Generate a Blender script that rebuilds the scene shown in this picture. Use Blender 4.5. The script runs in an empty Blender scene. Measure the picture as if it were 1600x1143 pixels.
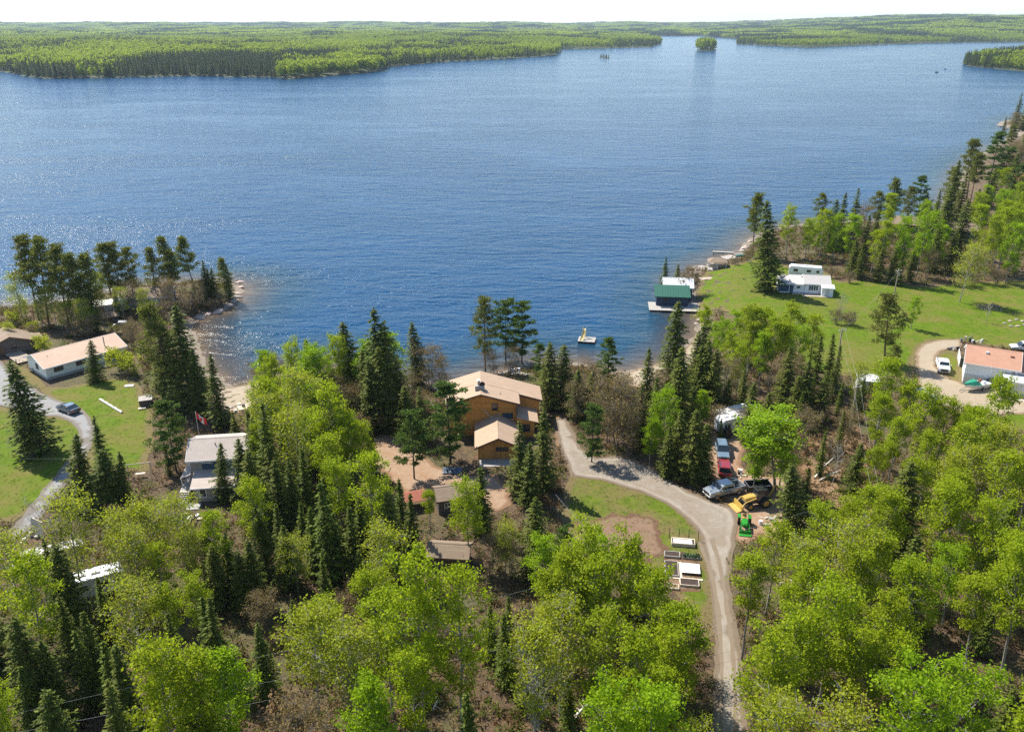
import bpy, math, random
import numpy as np
from mathutils import Vector, Matrix, noise as mnoise
from mathutils.geometry import delaunay_2d_cdt

SC = bpy.context.scene
COL = SC.collection
R = math.radians
rng = np.random.default_rng(7)
random.seed(7)

# ------------------------------------------------------------------ camera
F = 1300.0; CW, CH = 1600.0, 1143.0
HORIZON_V = 36.0
PITCH = math.atan((CH / 2 - HORIZON_V) / F)
CAMZ = 62.5
HAZE = 5e-5
cam = bpy.data.cameras.new('camera')
cam.sensor_fit = 'HORIZONTAL'; cam.sensor_width = 36.0; cam.lens = 36.0 * F / CW
cam.clip_start = 0.5; cam.clip_end = 60000
camo = bpy.data.objects.new('camera', cam); COL.objects.link(camo)
camo.location = (0, 0, CAMZ); camo.rotation_euler = (math.pi / 2 - PITCH, 0, 0)
SC.camera = camo

# ------------------------------------------------------------------ sky, sun, exposure
SUN_EL, SUN_AZ = R(52), R(-48)            # azimuth measured from +Y towards +X
w = bpy.data.worlds.new('World'); SC.world = w; w.use_nodes = True
nt = w.node_tree
bg = nt.nodes['Background']
sky = nt.nodes.new('ShaderNodeTexSky'); sky.sky_type = 'NISHITA'; sky.sun_disc = False
sky.sun_elevation = SUN_EL; sky.sun_rotation = SUN_AZ
sky.altitude = 300; sky.air_density = 1.0; sky.dust_density = .35; sky.ozone_density = 2.5
nt.links.new(sky.outputs[0], bg.inputs[0]); bg.inputs[1].default_value = 0.108
sd = bpy.data.lights.new('sun', 'SUN'); sd.energy = 4.6; sd.angle = R(0.55); sd.color = (1.0, 0.95, 0.86)
so = bpy.data.objects.new('sun', sd); COL.objects.link(so)
so.location = (-200, 200, 300)
sdir = Vector((math.sin(SUN_AZ) * math.cos(SUN_EL), math.cos(SUN_AZ) * math.cos(SUN_EL), math.sin(SUN_EL)))
so.rotation_euler = sdir.to_track_quat('Z', 'Y').to_euler()
vs = SC.view_settings
vs.view_transform = 'Standard'; vs.look = 'None'; vs.exposure = 0.92; vs.gamma = 1.0
vs.use_curve_mapping = False
SC.render.engine = 'CYCLES'
SC.cycles.use_denoising = False
try:
    SC.cycles.denoiser = 'OPENIMAGEDENOISE'; SC.cycles.denoising_prefilter = 'NONE'
except Exception: pass
SC.cycles.max_bounces = 8; SC.cycles.diffuse_bounces = 4; SC.cycles.glossy_bounces = 2
SC.cycles.transmission_bounces = 4; SC.cycles.volume_bounces = 0; SC.cycles.transparent_max_bounces = 6
SC.cycles.sample_clamp_direct = 5; SC.cycles.sample_clamp_indirect = 4

# ------------------------------------------------------------------ pixels to places
cP, sP = math.cos(PITCH), math.sin(PITCH)
def ray(u, v):
    xc = (u - CW / 2) / F; yc = -(v - CH / 2) / F
    return np.array([xc, cP + yc * sP, -sP + yc * cP])
def on_z(u, v, z):
    d = ray(u, v); t = (z - CAMZ) / d[2]
    return d[0] * t, d[1] * t
def project(x, y, z):
    zc = y * cP - (z - CAMZ) * sP
    yc = y * sP + (z - CAMZ) * cP
    return CW / 2 + F * x / zc, CH / 2 - F * yc / zc

# ------------------------------------------------------------------ land shape
SHORE_PX = [(-700,470),(-250,474),(-60,479),(0,481),(60,476),(110,470),(160,460),(200,448),(260,441),(320,439),(352,440),(370,446),(377,455),
 (366,472),(346,485),(320,492),(303,502),(298,515),(303,545),(323,577),(345,600),(362,608),(385,602),(402,594),(420,588),(450,580),(520,574),
 (585,588),(650,602),(700,607),(750,592),(790,580),(830,569),(880,566),(930,573),(970,582),(1000,580),(1040,567),(1064,556),(1078,537),
 (1090,516),(1097,498),(1086,483),(1078,470),(1081,455),(1078,440),(1086,425),(1100,416),(1126,405),(1150,397),(1163,388),(1170,378),
 (1186,366),(1220,355),(1270,350),(1330,345),(1400,347),(1450,346),(1472,328),(1488,302),(1500,278),(1516,258),(1540,238),(1566,222),
 (1590,212),(1604,207),(1596,203),(1576,202),(1563,198),(1566,190),(1590,184),(1630,176),(1800,165),(2300,150)]
near_poly = [on_z(u, v, 0) for u, v in SHORE_PX] + [(1500, 500), (1500, -400), (-900, -400), (-900, 150)]
near_poly = np.array(near_poly)
def zpx(lst): return np.array([on_z(u, v, 0) for u, v in lst])
FAR_LEFT = np.vstack([zpx([(-900,96),(-300,105),(0,112),(46,121),(60,124),(180,122),(300,119.5),(422,122),(436,125),(520,119),(601,111),(606,105),(700,97),(800,92),
   (868,87),(878,80),(876,77.5),(950,76),(1020,74),(1034,69.5),(1034,65),(1010,60.5),(1000,58)]), [(900, 14500), (-9000, 14500), (-9000, 1400)]])
BACK = np.vstack([zpx([(990,56.6),(1060,56.3),(1110,56),(1160,57)]), [(2500, 14500), (500, 14500)]])
FAR_RIGHT = np.vstack([zpx([(1163,62),(1150,66),(1150,69.5),(1200,72),(1262,75),(1350,71),(1450,68),(1530,67),(1700,66),(2000,65)]), [(9000, 3200), (9000, 14500), (1600, 14500), (1000, 5200)]])
RIGHT_POINT = zpx([(1504,97),(1503,101),(1515,104),(1545,107),(1600,111.5),(1700,120),(1900,130),(1900,82),(1700,78),(1620,79),(1560,87),(1520,93)])
ISLE_BIG = zpx([(1087,79),(1100,80.5),(1116,79.5),(1120,77),(1108,75.5),(1092,76)])
ISLE_SMALL = zpx([(935,91.5),(944,93),(953,91.5),(950,89.5),(939,89.5)])
FARS = [FAR_LEFT, BACK, FAR_RIGHT, RIGHT_POINT, ISLE_BIG, ISLE_SMALL]

def inside(P, poly):
    x, y = P[:, 0], P[:, 1]; c = np.zeros(len(P), bool)
    n = len(poly); j = n - 1
    for i in range(n):
        xi, yi = poly[i]; xj, yj = poly[j]
        if yi != yj:
            m = ((yi > y) != (yj > y)) & (x < (xj - xi) * (y - yi) / (yj - yi) + xi)
            c ^= m
        j = i
    return c
def sdist(P, poly):
    P = np.asarray(P, float)
    best = np.full(len(P), 1e18)
    n = len(poly)
    for i in range(n):
        a = poly[i]; b = poly[(i + 1) % n]; ab = b - a
        L = (ab ** 2).sum() + 1e-12
        t = np.clip(((P - a) @ ab) / L, 0, 1)
        d = P - (a + t[:, None] * ab)
        best = np.minimum(best, (d ** 2).sum(1))
    d = np.sqrt(best)
    return np.where(inside(P, poly), d, -d)
def sstep(a, b, x):
    t = np.clip((x - a) / (b - a), 0, 1); return t * t * (3 - 2 * t)
def waves(x, y):
    return (np.sin(x * .071 + 1.3) * np.cos(y * .058 + .4) + .6 * np.sin(x * .031 - y * .043 + 2.1)) * .22
def jig(P):                      # wobble of the waterline
    x, y = P[:, 0], P[:, 1]
    return .8 * np.sin(x * .55 + 1.1 * np.sin(y * .31)) + .5 * np.sin(y * .83 + x * .21) + .35 * np.sin(x * 1.7 + y * .9)
def H(P):
    P = np.atleast_2d(np.asarray(P, float))
    d = sdist(P, near_poly) + jig(P) * .7
    up = 2.0 * sstep(-.5, 11, d) + waves(P[:, 0], P[:, 1]) * sstep(3, 20, d)
    dn = -3.0 * sstep(0, 22, -d - .3)
    return np.where(d > -.5, up, dn)
def Hxy(x, y): return float(H([(x, y)])[0])
def gp(u, v):
    z = 2.0
    for _ in range(5):
        x, y = on_z(u, v, z); z = Hxy(x, y)
    return Vector((x, y, z))

# ------------------------------------------------------------------ materials
MATS = {}
def newmat(name):
    m = bpy.data.materials.new(name); m.use_nodes = True
    MATS[name] = m
    return m, m.node_tree, m.node_tree.nodes['Principled BSDF']
def N(t, kind, **kw):
    n = t.nodes.new(kind)
    for k, v in kw.items(): setattr(n, k, v)
    return n
def ramp(t, fac, stops, interp='LINEAR'):
    r = N(t, 'ShaderNodeValToRGB'); r.color_ramp.interpolation = interp
    e = r.color_ramp.elements
    while len(e) < len(stops): e.new(.5)
    for el, (p, c) in zip(e, stops):
        el.position = p; el.color = (*c, 1)
    t.links.new(fac, r.inputs[0]); return r.outputs[0]
def noise_tex(t, scale, detail=4, rough=.6, vec=None, dist=0):
    n = N(t, 'ShaderNodeTexNoise'); n.inputs['Scale'].default_value = scale
    n.inputs['Detail'].default_value = detail; n.inputs['Roughness'].default_value = rough
    n.inputs['Distortion'].default_value = dist
    if vec is not None: t.links.new(vec, n.inputs['Vector'])
    return n.outputs['Fac']
def mixc(t, fac, a, b, mode='MIX'):
    n = N(t, 'ShaderNodeMix', data_type='RGBA', blend_type=mode)
    for sock, val in ((0, fac), (6, a), (7, b)):
        if isinstance(val, (int, float)): n.inputs[sock].default_value = val
        elif isinstance(val, tuple): n.inputs[sock].default_value = (*val, 1)
        else: t.links.new(val, n.inputs[sock])
    return n.outputs[2]
def mathn(t, op, a, b=None, c=None, clamp=False):
    n = N(t, 'ShaderNodeMath', operation=op, use_clamp=clamp)
    for i, val in enumerate((a, b, c)):
        if val is None: continue
        if isinstance(val, (int, float)): n.inputs[i].default_value = val
        else: t.links.new(val, n.inputs[i])
    return n.outputs[0]
def pos(t): return N(t, 'ShaderNodeNewGeometry').outputs['Position']
def objco(t): return N(t, 'ShaderNodeTexCoord').outputs['Object']
def bump(t, bsdf, h, strength, dist):
    b = N(t, 'ShaderNodeBump'); b.inputs['Strength'].default_value = strength; b.inputs['Distance'].default_value = dist
    t.links.new(h, b.inputs['Height']); t.links.new(b.outputs[0], bsdf.inputs['Normal'])

def plain(name, col, rough=.6, metal=0., var=.25, scale=3., spec=None, dirt=None):
    m, t, b = newmat(name)
    v = objco(t)
    f = noise_tex(t, scale, 5, .65, v)
    lo = tuple(c * (1 - var) for c in col); hi = tuple(min(1, c * (1 + var * .6)) for c in col)
    c = ramp(t, f, [(.3, lo), (.7, hi)])
    if dirt:
        g = noise_tex(t, scale * .35, 4, .7, v, .6)
        c = mixc(t, ramp(t, g, [(.5, (0, 0, 0)), (.72, (.75, .75, .75))]), c, dirt)
    t.links.new(c, b.inputs['Base Color'])
    b.inputs['Roughness'].default_value = rough; b.inputs['Metallic'].default_value = metal
    if spec is not None: b.inputs['Specular IOR Level'].default_value = spec
    bump(t, b, noise_tex(t, scale * 6, 3, .6, v), .15, .02)
    return m
def boarded(name, col, pitch=.2, vertical=False, rough=.7, var=.3, axis=None):
    """timber or siding: board-to-board tone and grain; joints as fine relief"""
    m, t, b = newmat(name)
    v = objco(t); sep = N(t, 'ShaderNodeSeparateXYZ'); t.links.new(v, sep.inputs[0])
    if vertical:
        cc = mathn(t, 'ADD', sep.outputs[0], sep.outputs[1])
    else:
        cc = sep.outputs[2]
    s = mathn(t, 'DIVIDE', cc, pitch)
    fl = mathn(t, 'FLOOR', s); fr = mathn(t, 'FRACT', s)
    wn = N(t, 'ShaderNodeTexWhiteNoise', noise_dimensions='1D'); t.links.new(fl, wn.inputs['W'])
    g = noise_tex(t, 2.2, 6, .7, v)
    f = mathn(t, 'ADD', mathn(t, 'MULTIPLY', wn.outputs[0], .5), mathn(t, 'MULTIPLY', g, .6))
    lo = tuple(c * (1 - var) for c in col); hi = tuple(min(1, c * (1 + var * .7)) for c in col)
    c = ramp(t, f, [(.2, lo), (.9, hi)])
    t.links.new(c, b.inputs['Base Color']); b.inputs['Roughness'].default_value = rough
    gr = mathn(t, 'GREATER_THAN', fr, .12)
    bump(t, b, gr, .5, .02)
    return m
def shingled(name, col, alt, rough=.9):
    m, t, b = newmat(name)
    v = objco(t)
    br = N(t, 'ShaderNodeTexBrick'); t.links.new(v, br.inputs['Vector'])
    br.inputs['Scale'].default_value = 1.0; br.inputs['Brick Width'].default_value = .9; br.inputs['Row Height'].default_value = .28
    br.inputs['Mortar Size'].default_value = .012
    br.inputs['Color1'].default_value = (*col, 1); br.inputs['Color2'].default_value = (*alt, 1)
    br.inputs['Mortar'].default_value = (*[c * .6 for c in col], 1)
    g = noise_tex(t, .5, 5, .7, v, .4); g2 = noise_tex(t, 14, 3, .7, v)
    c = mixc(t, ramp(t, g, [(.35, (.0,) * 3), (.75, (.5,) * 3)]), br.outputs[0], tuple(c * .62 for c in col))
    c = mixc(t, mathn(t, 'MULTIPLY', g2, .45), c, tuple(min(1, c * 1.35) for c in alt))
    t.links.new(c, b.inputs['Base Color']); b.inputs['Roughness'].default_value = rough
    bump(t, b, g2, .3, .02)
    return m
def glassy(name, col=(.02, .03, .04)):
    m, t, b = newmat(name)
    b.inputs['Base Color'].default_value = (*col, 1); b.inputs['Roughness'].default_value = .06
    b.inputs['Specular IOR Level'].default_value = .8
    return m
def paint(name, col, rough=.3, metal=.0, coat=.6):
    m, t, b = newmat(name)
    g = noise_tex(t, 1.2, 4, .7, objco(t))
    c = ramp(t, g, [(.35, tuple(c * .85 for c in col)), (.7, col)])
    t.links.new(c, b.inputs['Base Color']); b.inputs['Roughness'].default_value = rough
    b.inputs['Metallic'].default_value = metal; b.inputs['Coat Weight'].default_value = coat
    b.inputs['Coat Roughness'].default_value = .08
    return m

def leafmat(name, dark, light, trans=.4, gloss=.25, hue_dark=None, objvar=.5, tcol=None):
    m, t, b = newmat(name)
    geo = N(t, 'ShaderNodeNewGeometry'); oi = N(t, 'ShaderNodeObjectInfo')
    c = ramp(t, geo.outputs['Random Per Island'], [(0., dark), (.55, tuple((a + d) / 2 for a, d in zip(dark, light))), (1., light)])
    if hue_dark:
        c = mixc(t, mathn(t, 'MULTIPLY', oi.outputs['Random'], objvar), c, hue_dark)
    n = noise_tex(t, .55, 2, .5, pos(t))
    c = mixc(t, mathn(t, 'MULTIPLY', mathn(t, 'SUBTRACT', n, .3, clamp=True), .5), c, dark)
    t.links.new(c, b.inputs['Base Color']); b.inputs['Roughness'].default_value = .55
    b.inputs['Specular IOR Level'].default_value = gloss * .45
    tr = N(t, 'ShaderNodeBsdfTranslucent')
    tc = mixc(t, 1.0, c, tcol or (1., 1., .45), 'MULTIPLY')
    t.links.new(mixc(t, .7, tc, tuple(min(.8, x * 1.25) for x in light)), tr.inputs[0])
    mx = N(t, 'ShaderNodeMixShader'); mx.inputs[0].default_value = trans
    out = t.nodes['Material Output']
    t.links.new(b.outputs[0], mx.inputs[1]); t.links.new(tr.outputs[0], mx.inputs[2]); t.links.new(mx.outputs[0], out.inputs[0])
    return m

# foliage
leafmat('aspen_leaf', (.130, .185, .005), (.385, .475, .016), .48, hue_dark=(.235, .25, .012), objvar=.5)
leafmat('yellow_leaf', (.16, .19, .010), (.42, .47, .030), .45, hue_dark=(.30, .30, .025), objvar=.5)
leafmat('lime_leaf', (.125, .215, .005), (.345, .49, .014), .48, hue_dark=(.18, .28, .01), objvar=.5)
leafmat('spruce_needle', (.046, .070, .012), (.175, .215, .034), .32, .2, hue_dark=(.16, .165, .025), objvar=.6)
leafmat('fir_needle', (.046, .074, .009), (.18, .235, .026), .32, .2, hue_dark=(.12, .125, .025), objvar=.6)
leafmat('pine_needle', (.058, .078, .014), (.225, .25, .042), .32, .2, hue_dark=(.14, .12, .035), objvar=.5)
leafmat('white_pine_needle', (.036, .072, .014), (.14, .22, .035), .3, .25, hue_dark=(.09, .13, .03), objvar=.5)
leafmat('bud_leaf', (.13, .085, .035), (.30, .22, .085), .25, .1, hue_dark=(.22, .19, .07), objvar=.7, tcol=(1, .85, .6))
leafmat('dead_leaf', (.12, .06, .025), (.28, .15, .06), .2, .1, hue_dark=(.20, .15, .08), objvar=.6, tcol=(1, .8, .5))
leafmat('brush_leaf', (.085, .058, .028), (.24, .17, .075), .2, .1, tcol=(1, .85, .6))
leafmat('brush_green', (.06, .085, .014), (.17, .21, .035), .35, .1)
leafmat('far_green', (.12, .17, .010), (.37, .46, .035), .45, .1, hue_dark=(.22, .26, .02), objvar=.8)
leafmat('far_dark', (.028, .048, .014), (.10, .14, .032), .18, .1, hue_dark=(.09, .11, .025), objvar=.6)
plain('bark_grey', (.26, .24, .20), .9, var=.5, scale=1.5)
plain('bark_pale', (.38, .36, .31), .85, var=.45, scale=2.)
plain('bark_dark', (.055, .045, .035), .95, var=.4, scale=2.)
plain('bark_red', (.14, .085, .05), .95, var=.4, scale=2.)
plain('twig_grey', (.22, .19, .16), .9, var=.4, scale=2.)

# ------------------------------------------------------------------ mesh tools
def link(o, parent=None):
    COL.objects.link(o)
    if parent is not None: o.parent = parent
    return o
def fast_mesh(name, verts, faces, smooth=False):
    """verts (n,3), faces (m,k) all same k"""
    me = bpy.data.meshes.new(name)
    verts = np.asarray(verts, np.float32); faces = np.asarray(faces, np.int32)
    k = faces.shape[1]; m = len(faces)
    me.vertices.add(len(verts)); me.vertices.foreach_set('co', verts.ravel())
    me.loops.add(m * k); me.loops.foreach_set('vertex_index', faces.ravel())
    me.polygons.add(m); me.polygons.foreach_set('loop_start', np.arange(0, m * k, k, dtype=np.int32))
    me.update(calc_edges=True)
    if smooth: me.polygons.foreach_set('use_smooth', np.ones(m, bool))
    return me
def unit(a):
    return a / (np.linalg.norm(a, axis=-1, keepdims=True) + 1e-9)
def quads(C, U, V, su, sv):
    """leaf cards: pointed quads round centres C, axes U,V, half sizes su,sv"""
    U = unit(U); V = unit(V - (U * V).sum(1, keepdims=True) * U)
    su = np.broadcast_to(np.asarray(su, float), (len(C),))[:, None]; sv = np.broadcast_to(np.asarray(sv, float), (len(C),))[:, None]
    Nn = np.cross(U, V)
    P = np.stack([C - U * su, C - V * sv + Nn * su * .12, C + U * su, C + V * sv + Nn * su * .12], 1).reshape(-1, 3)
    return P, np.arange(len(P)).reshape(-1, 4)

class MB:
    def __init__(s): s.v = []; s.f = []
    def add(s, vs, fs):
        n = len(s.v); s.v += [tuple(map(float, p)) for p in vs]; s.f += [tuple(i + n for i in f) for f in fs]; return s
    def box(s, c, d, rz=0, rx=0, ry=0):
        h = [x / 2 for x in d]
        M = Matrix.Rotation(rz, 3, 'Z') @ Matrix.Rotation(ry, 3, 'Y') @ Matrix.Rotation(rx, 3, 'X')
        vs = [Vector(c) + M @ Vector((sx * h[0], sy * h[1], sz * h[2])) for sx in (-1, 1) for sy in (-1, 1) for sz in (-1, 1)]
        return s.add(vs, [(0, 1, 3, 2), (4, 6, 7, 5), (0, 4, 5, 1), (2, 3, 7, 6), (0, 2, 6, 4), (1, 5, 7, 3)])
    def span(s, lo, hi):
        return s.box([(a + b) / 2 for a, b in zip(lo, hi)], [b - a for a, b in zip(lo, hi)])
    def prism(s, prof, axis, a0, a1):
        """convex profile of 2-D points extruded along axis ('x','y','z')"""
        def P(p, a): return {'x': (a, p[0], p[1]), 'y': (p[0], a, p[1]), 'z': (p[0], p[1], a)}[axis]
        n = len(prof)
        vs = [P(p, a0) for p in prof] + [P(p, a1) for p in prof]
        fs = [tuple(range(n))[::-1], tuple(range(n, 2 * n))] + [(i, (i + 1) % n, (i + 1) % n + n, i + n) for i in range(n)]
        return s.add(vs, fs)
    def tube(s, pts, r, n=6, cap=True):
        pts = [Vector(p) for p in pts]; rs = r if isinstance(r, (list, tuple)) else [r] * len(pts)
        vs = []; k = len(pts)
        for i, p in enumerate(pts):
            d = (pts[min(i + 1, k - 1)] - pts[max(i - 1, 0)]).normalized()
            a = d.orthogonal().normalized() if abs(d.z) > .9 else d.cross(Vector((0, 0, 1))).normalized()
            b = d.cross(a)
            vs += [p + (a * math.cos(2 * math.pi * j / n) + b * math.sin(2 * math.pi * j / n)) * rs[i] for j in range(n)]
        fs = [(i * n + j, i * n + (j + 1) % n, (i + 1) * n + (j + 1) % n, (i + 1) * n + j) for i in range(k - 1) for j in range(n)]
        if cap: fs += [tuple(range(n))[::-1], tuple(range((k - 1) * n, k * n))]
        return s.add(vs, fs)
    def cyl(s, c, r, h, axis='z', n=14, r2=None):
        c = Vector(c); d = {'x': Vector((1, 0, 0)), 'y': Vector((0, 1, 0)), 'z': Vector((0, 0, 1))}[axis] * h / 2
        return s.tube([c - d, c + d], [r, r if r2 is None else r2], n)
    def loft(s, secs):
        n = len(secs[0]); vs = [p for sec in secs for p in sec]; k = len(secs)
        fs = [(i * n + j, i * n + (j + 1) % n, (i + 1) * n + (j + 1) % n, (i + 1) * n + j) for i in range(k - 1) for j in range(n)]
        fs += [tuple(range(n))[::-1], tuple(range((k - 1) * n, k * n))]
        return s.add(vs, fs)
    def mesh(s, name, smooth=False):
        me = bpy.data.meshes.new(name); me.from_pydata(s.v, [], s.f); me.update()
        import bmesh as _b
        bm = _b.new(); bm.from_mesh(me); _b.ops.recalc_face_normals(bm, faces=bm.faces); bm.to_mesh(me); bm.free()
        if smooth: me.polygons.foreach_set('use_smooth', np.ones(len(me.polygons), bool))
        return me
    def build(s, name, mat, parent=None, bevel=0, smooth=False):
        me = s.mesh(name, smooth); me.materials.append(MATS[mat])
        o = link(bpy.data.objects.new(name, me), parent)
        if bevel:
            b = o.modifiers.new('bevel', 'BEVEL'); b.width = bevel; b.segments = 2; b.limit_method = 'ANGLE'
        return o
def thing(name, label, cat, loc=(0, 0, 0), rz=0, group=None):
    o = bpy.data.objects.new(name, None); link(o); o.empty_display_size = .3
    o.location = loc; o.rotation_euler = (0, 0, rz)
    o['label'] = label; o['category'] = cat
    if group: o['group'] = group
    return o
def tag(o, label, cat, group=None):
    o['label'] = label; o['category'] = cat
    if group: o['group'] = group
    return o
def kind(o, k, label=None, cat=None):
    o['kind'] = k
    if label: o['label'] = label
    if cat: o['category'] = cat
    return o

# ------------------------------------------------------------------ ground
def axis_grid(fine_lo, fine_hi, step, lo, hi, grow=1.25):
    a = list(np.arange(fine_lo, fine_hi + .01, step)); s = step
    while a[-1] < hi: s *= grow; a.append(a[-1] + s)
    s = step
    while a[0] > lo: s *= grow; a.insert(0, a[0] - s)
    return np.array(a)
def grid_mesh(name, xs, ys, zf, keep=None):
    X, Y = np.meshgrid(xs, ys); P = np.stack([X.ravel(), Y.ravel()], 1); Z = zf(P)
    nx, ny = len(xs), len(ys)
    i = np.arange(nx * ny).reshape(ny, nx)
    f = np.stack([i[:-1, :-1], i[:-1, 1:], i[1:, 1:], i[1:, :-1]], -1).reshape(-1, 4)
    if keep is not None:
        k = keep(P, Z); f = f[k[f].any(1)]
    me = fast_mesh(name, np.column_stack([P, Z]), f, True)
    return me, P, Z
def floor_material():
    m, t, b = newmat('forest_floor')
    p = pos(t)
    n1 = noise_tex(t, .09, 5, .6, p, .5); n2 = noise_tex(t, .9, 8, .75, p); n3 = noise_tex(t, 4., 6, .8, p); n4 = noise_tex(t, .28, 7, .7, p, .8)
    c = ramp(t, n2, [(.28, (.045, .030, .017)), (.44, (.110, .070, .036)), (.58, (.18, .110, .052)), (.76, (.30, .21, .11))])
    c = mixc(t, ramp(t, n4, [(.47, (0, 0, 0)), (.64, (.7,) * 3)]), c, (.22, .125, .055))
    c = mixc(t, ramp(t, n1, [(.46, (0, 0, 0)), (.60, (.75,) * 3)]), c, (.115, .120, .030))
    c = mixc(t, ramp(t, n3, [(.38, (.9,) * 3), (.58, (0, 0, 0))]), c, (.040, .028, .018))
    at = N(t, 'ShaderNodeAttribute', attribute_name='shore')
    nearw = mathn(t, 'ADD', at.outputs['Fac'], mathn(t, 'MULTIPLY', n2, 3.))
    c = mixc(t, ramp(t, mathn(t, 'DIVIDE', nearw, 8.), [(.3, (1, 1, 1)), (.55, (0, 0, 0))]), c, ramp(t, n3, [(.3, (.12, .09, .06)), (.7, (.34, .28, .21))]))
    t.links.new(c, b.inputs['Base Color']); b.inputs['Roughness'].default_value = .95
    bump(t, b, n3, 1.0, .2)
floor_material()
xs = axis_grid(-130, 300, 1.8, -900, 1500, 1.35); ys = axis_grid(44, 440, 1.8, -400, 900, 1.35)
me, Pg, Zg = grid_mesh('ground', xs, ys, H, lambda P, Z: Z > -2.95)
at = me.attributes.new('shore', 'FLOAT', 'POINT'); at.data.foreach_set('value', np.clip(sdist(Pg, near_poly) + jig(Pg) * .7, -30, 30).astype(np.float32))
me.materials.append(MATS['forest_floor'])
kind(link(bpy.data.objects.new('ground', me)), 'structure')

# sheets laid on the ground, with ragged borders
def sheet(name, px, matname, lift, step=1.3, ragged=.5, world=None, label=None):
    poly = [Vector(q) for q in world] if world is not None else [gp(u, v).xy for u, v in px]
    out = []
    for i, a in enumerate(poly):
        b = poly[(i + 1) % len(poly)]; L = (b - a).length; n = max(1, int(L / .7))
        nrm = Vector((-(b - a).y, (b - a).x)) / max(L, 1e-6)
        for k in range(n):
            q = a.lerp(b, k / n)
            w_ = mnoise.noise(Vector((q.x * .45, q.y * .45, lift * 50))) * 1.0 + mnoise.noise(Vector((q.x * 1.6, q.y * 1.6, 3.3))) * .45
            out.append(q + nrm * w_ * ragged)
    B = np.array([(q.x, q.y) for q in out])
    lo, hi = B.min(0), B.max(0)
    gx, gy = np.meshgrid(np.arange(lo[0], hi[0], step), np.arange(lo[1], hi[1], step))
    G = np.stack([gx.ravel(), gy.ravel()], 1) + rng.uniform(-.2, .2, (gx.size, 2))
    G = G[inside(G, B)]
    if len(G): G = G[sdist(G, B) > step * .45]
    pts = [Vector(p) for p in B] + [Vector(p) for p in G]
    nb = len(B)
    vs_, es_, fs_, *_ = delaunay_2d_cdt(pts, [], [list(range(nb))], 1, 1e-4)
    V2 = np.array([(p.x, p.y) for p in vs_])
    Z = H(V2) + lift
    me = bpy.data.meshes.new(name)
    me.from_pydata([(x, y, z) for (x, y), z in zip(V2, Z)], [], [tuple(f) if True else f for f in fs_])
    me.update()
    if len(me.polygons) and sum(p.normal.z for p in me.polygons) < 0: me.flip_normals()
    at = me.attributes.new('rim', 'FLOAT', 'POINT')
    at.data.foreach_set('value', np.clip(sdist(V2, B), 0, 20).astype(np.float32))
    me.polygons.foreach_set('use_smooth', np.ones(len(me.polygons), bool))
    me.materials.append(MATS[matname])
    return kind(link(bpy.data.objects.new(name, me)), 'structure')

def lawn_material(name, greens, dry, dryness, rimcol):
    m, t, b = newmat(name); p = pos(t)
    n1 = noise_tex(t, .11, 5, .6, p, .7); n2 = noise_tex(t, .9, 5, .7, p); n3 = noise_tex(t, 9., 4, .8, p); n5 = noise_tex(t, .35, 6, .65, p, .5)
    c = ramp(t, n2, [(.3, greens[0]), (.7, greens[1])])
    c = mixc(t, ramp(t, mathn(t, 'ADD', mathn(t, 'MULTIPLY', n1, .6), mathn(t, 'MULTIPLY', n5, .4)), [(.5 - dryness, (0, 0, 0)), (.64 - dryness * .6, (.85,) * 3)]), c, dry)
    c = mixc(t, ramp(t, n3, [(.3, (.55,) * 3), (.6, (0, 0, 0))]), c, tuple(g * .45 for g in greens[0]))
    at = N(t, 'ShaderNodeAttribute', attribute_name='rim')
    e = mathn(t, 'SUBTRACT', at.outputs['Fac'], mathn(t, 'MULTIPLY', n5, 1.6))
    c = mixc(t, ramp(t, e, [(0, (1, 1, 1)), (.6, (0, 0, 0))]), c, rimcol)
    t.links.new(c, b.inputs['Base Color']); b.inputs['Roughness'].default_value = .9; b.inputs['Specular IOR Level'].default_value = .15
    bump(t, b, n3, .8, .08)
lawn_material('lawn_grass', ((.066, .120, .003), (.135, .195, .005)), (.18, .15, .038), .06, (.15, .12, .045))
lawn_material('worn_grass', ((.070, .110, .007), (.14, .18, .014)), (.20, .135, .065), .06, (.15, .115, .05))
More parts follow.
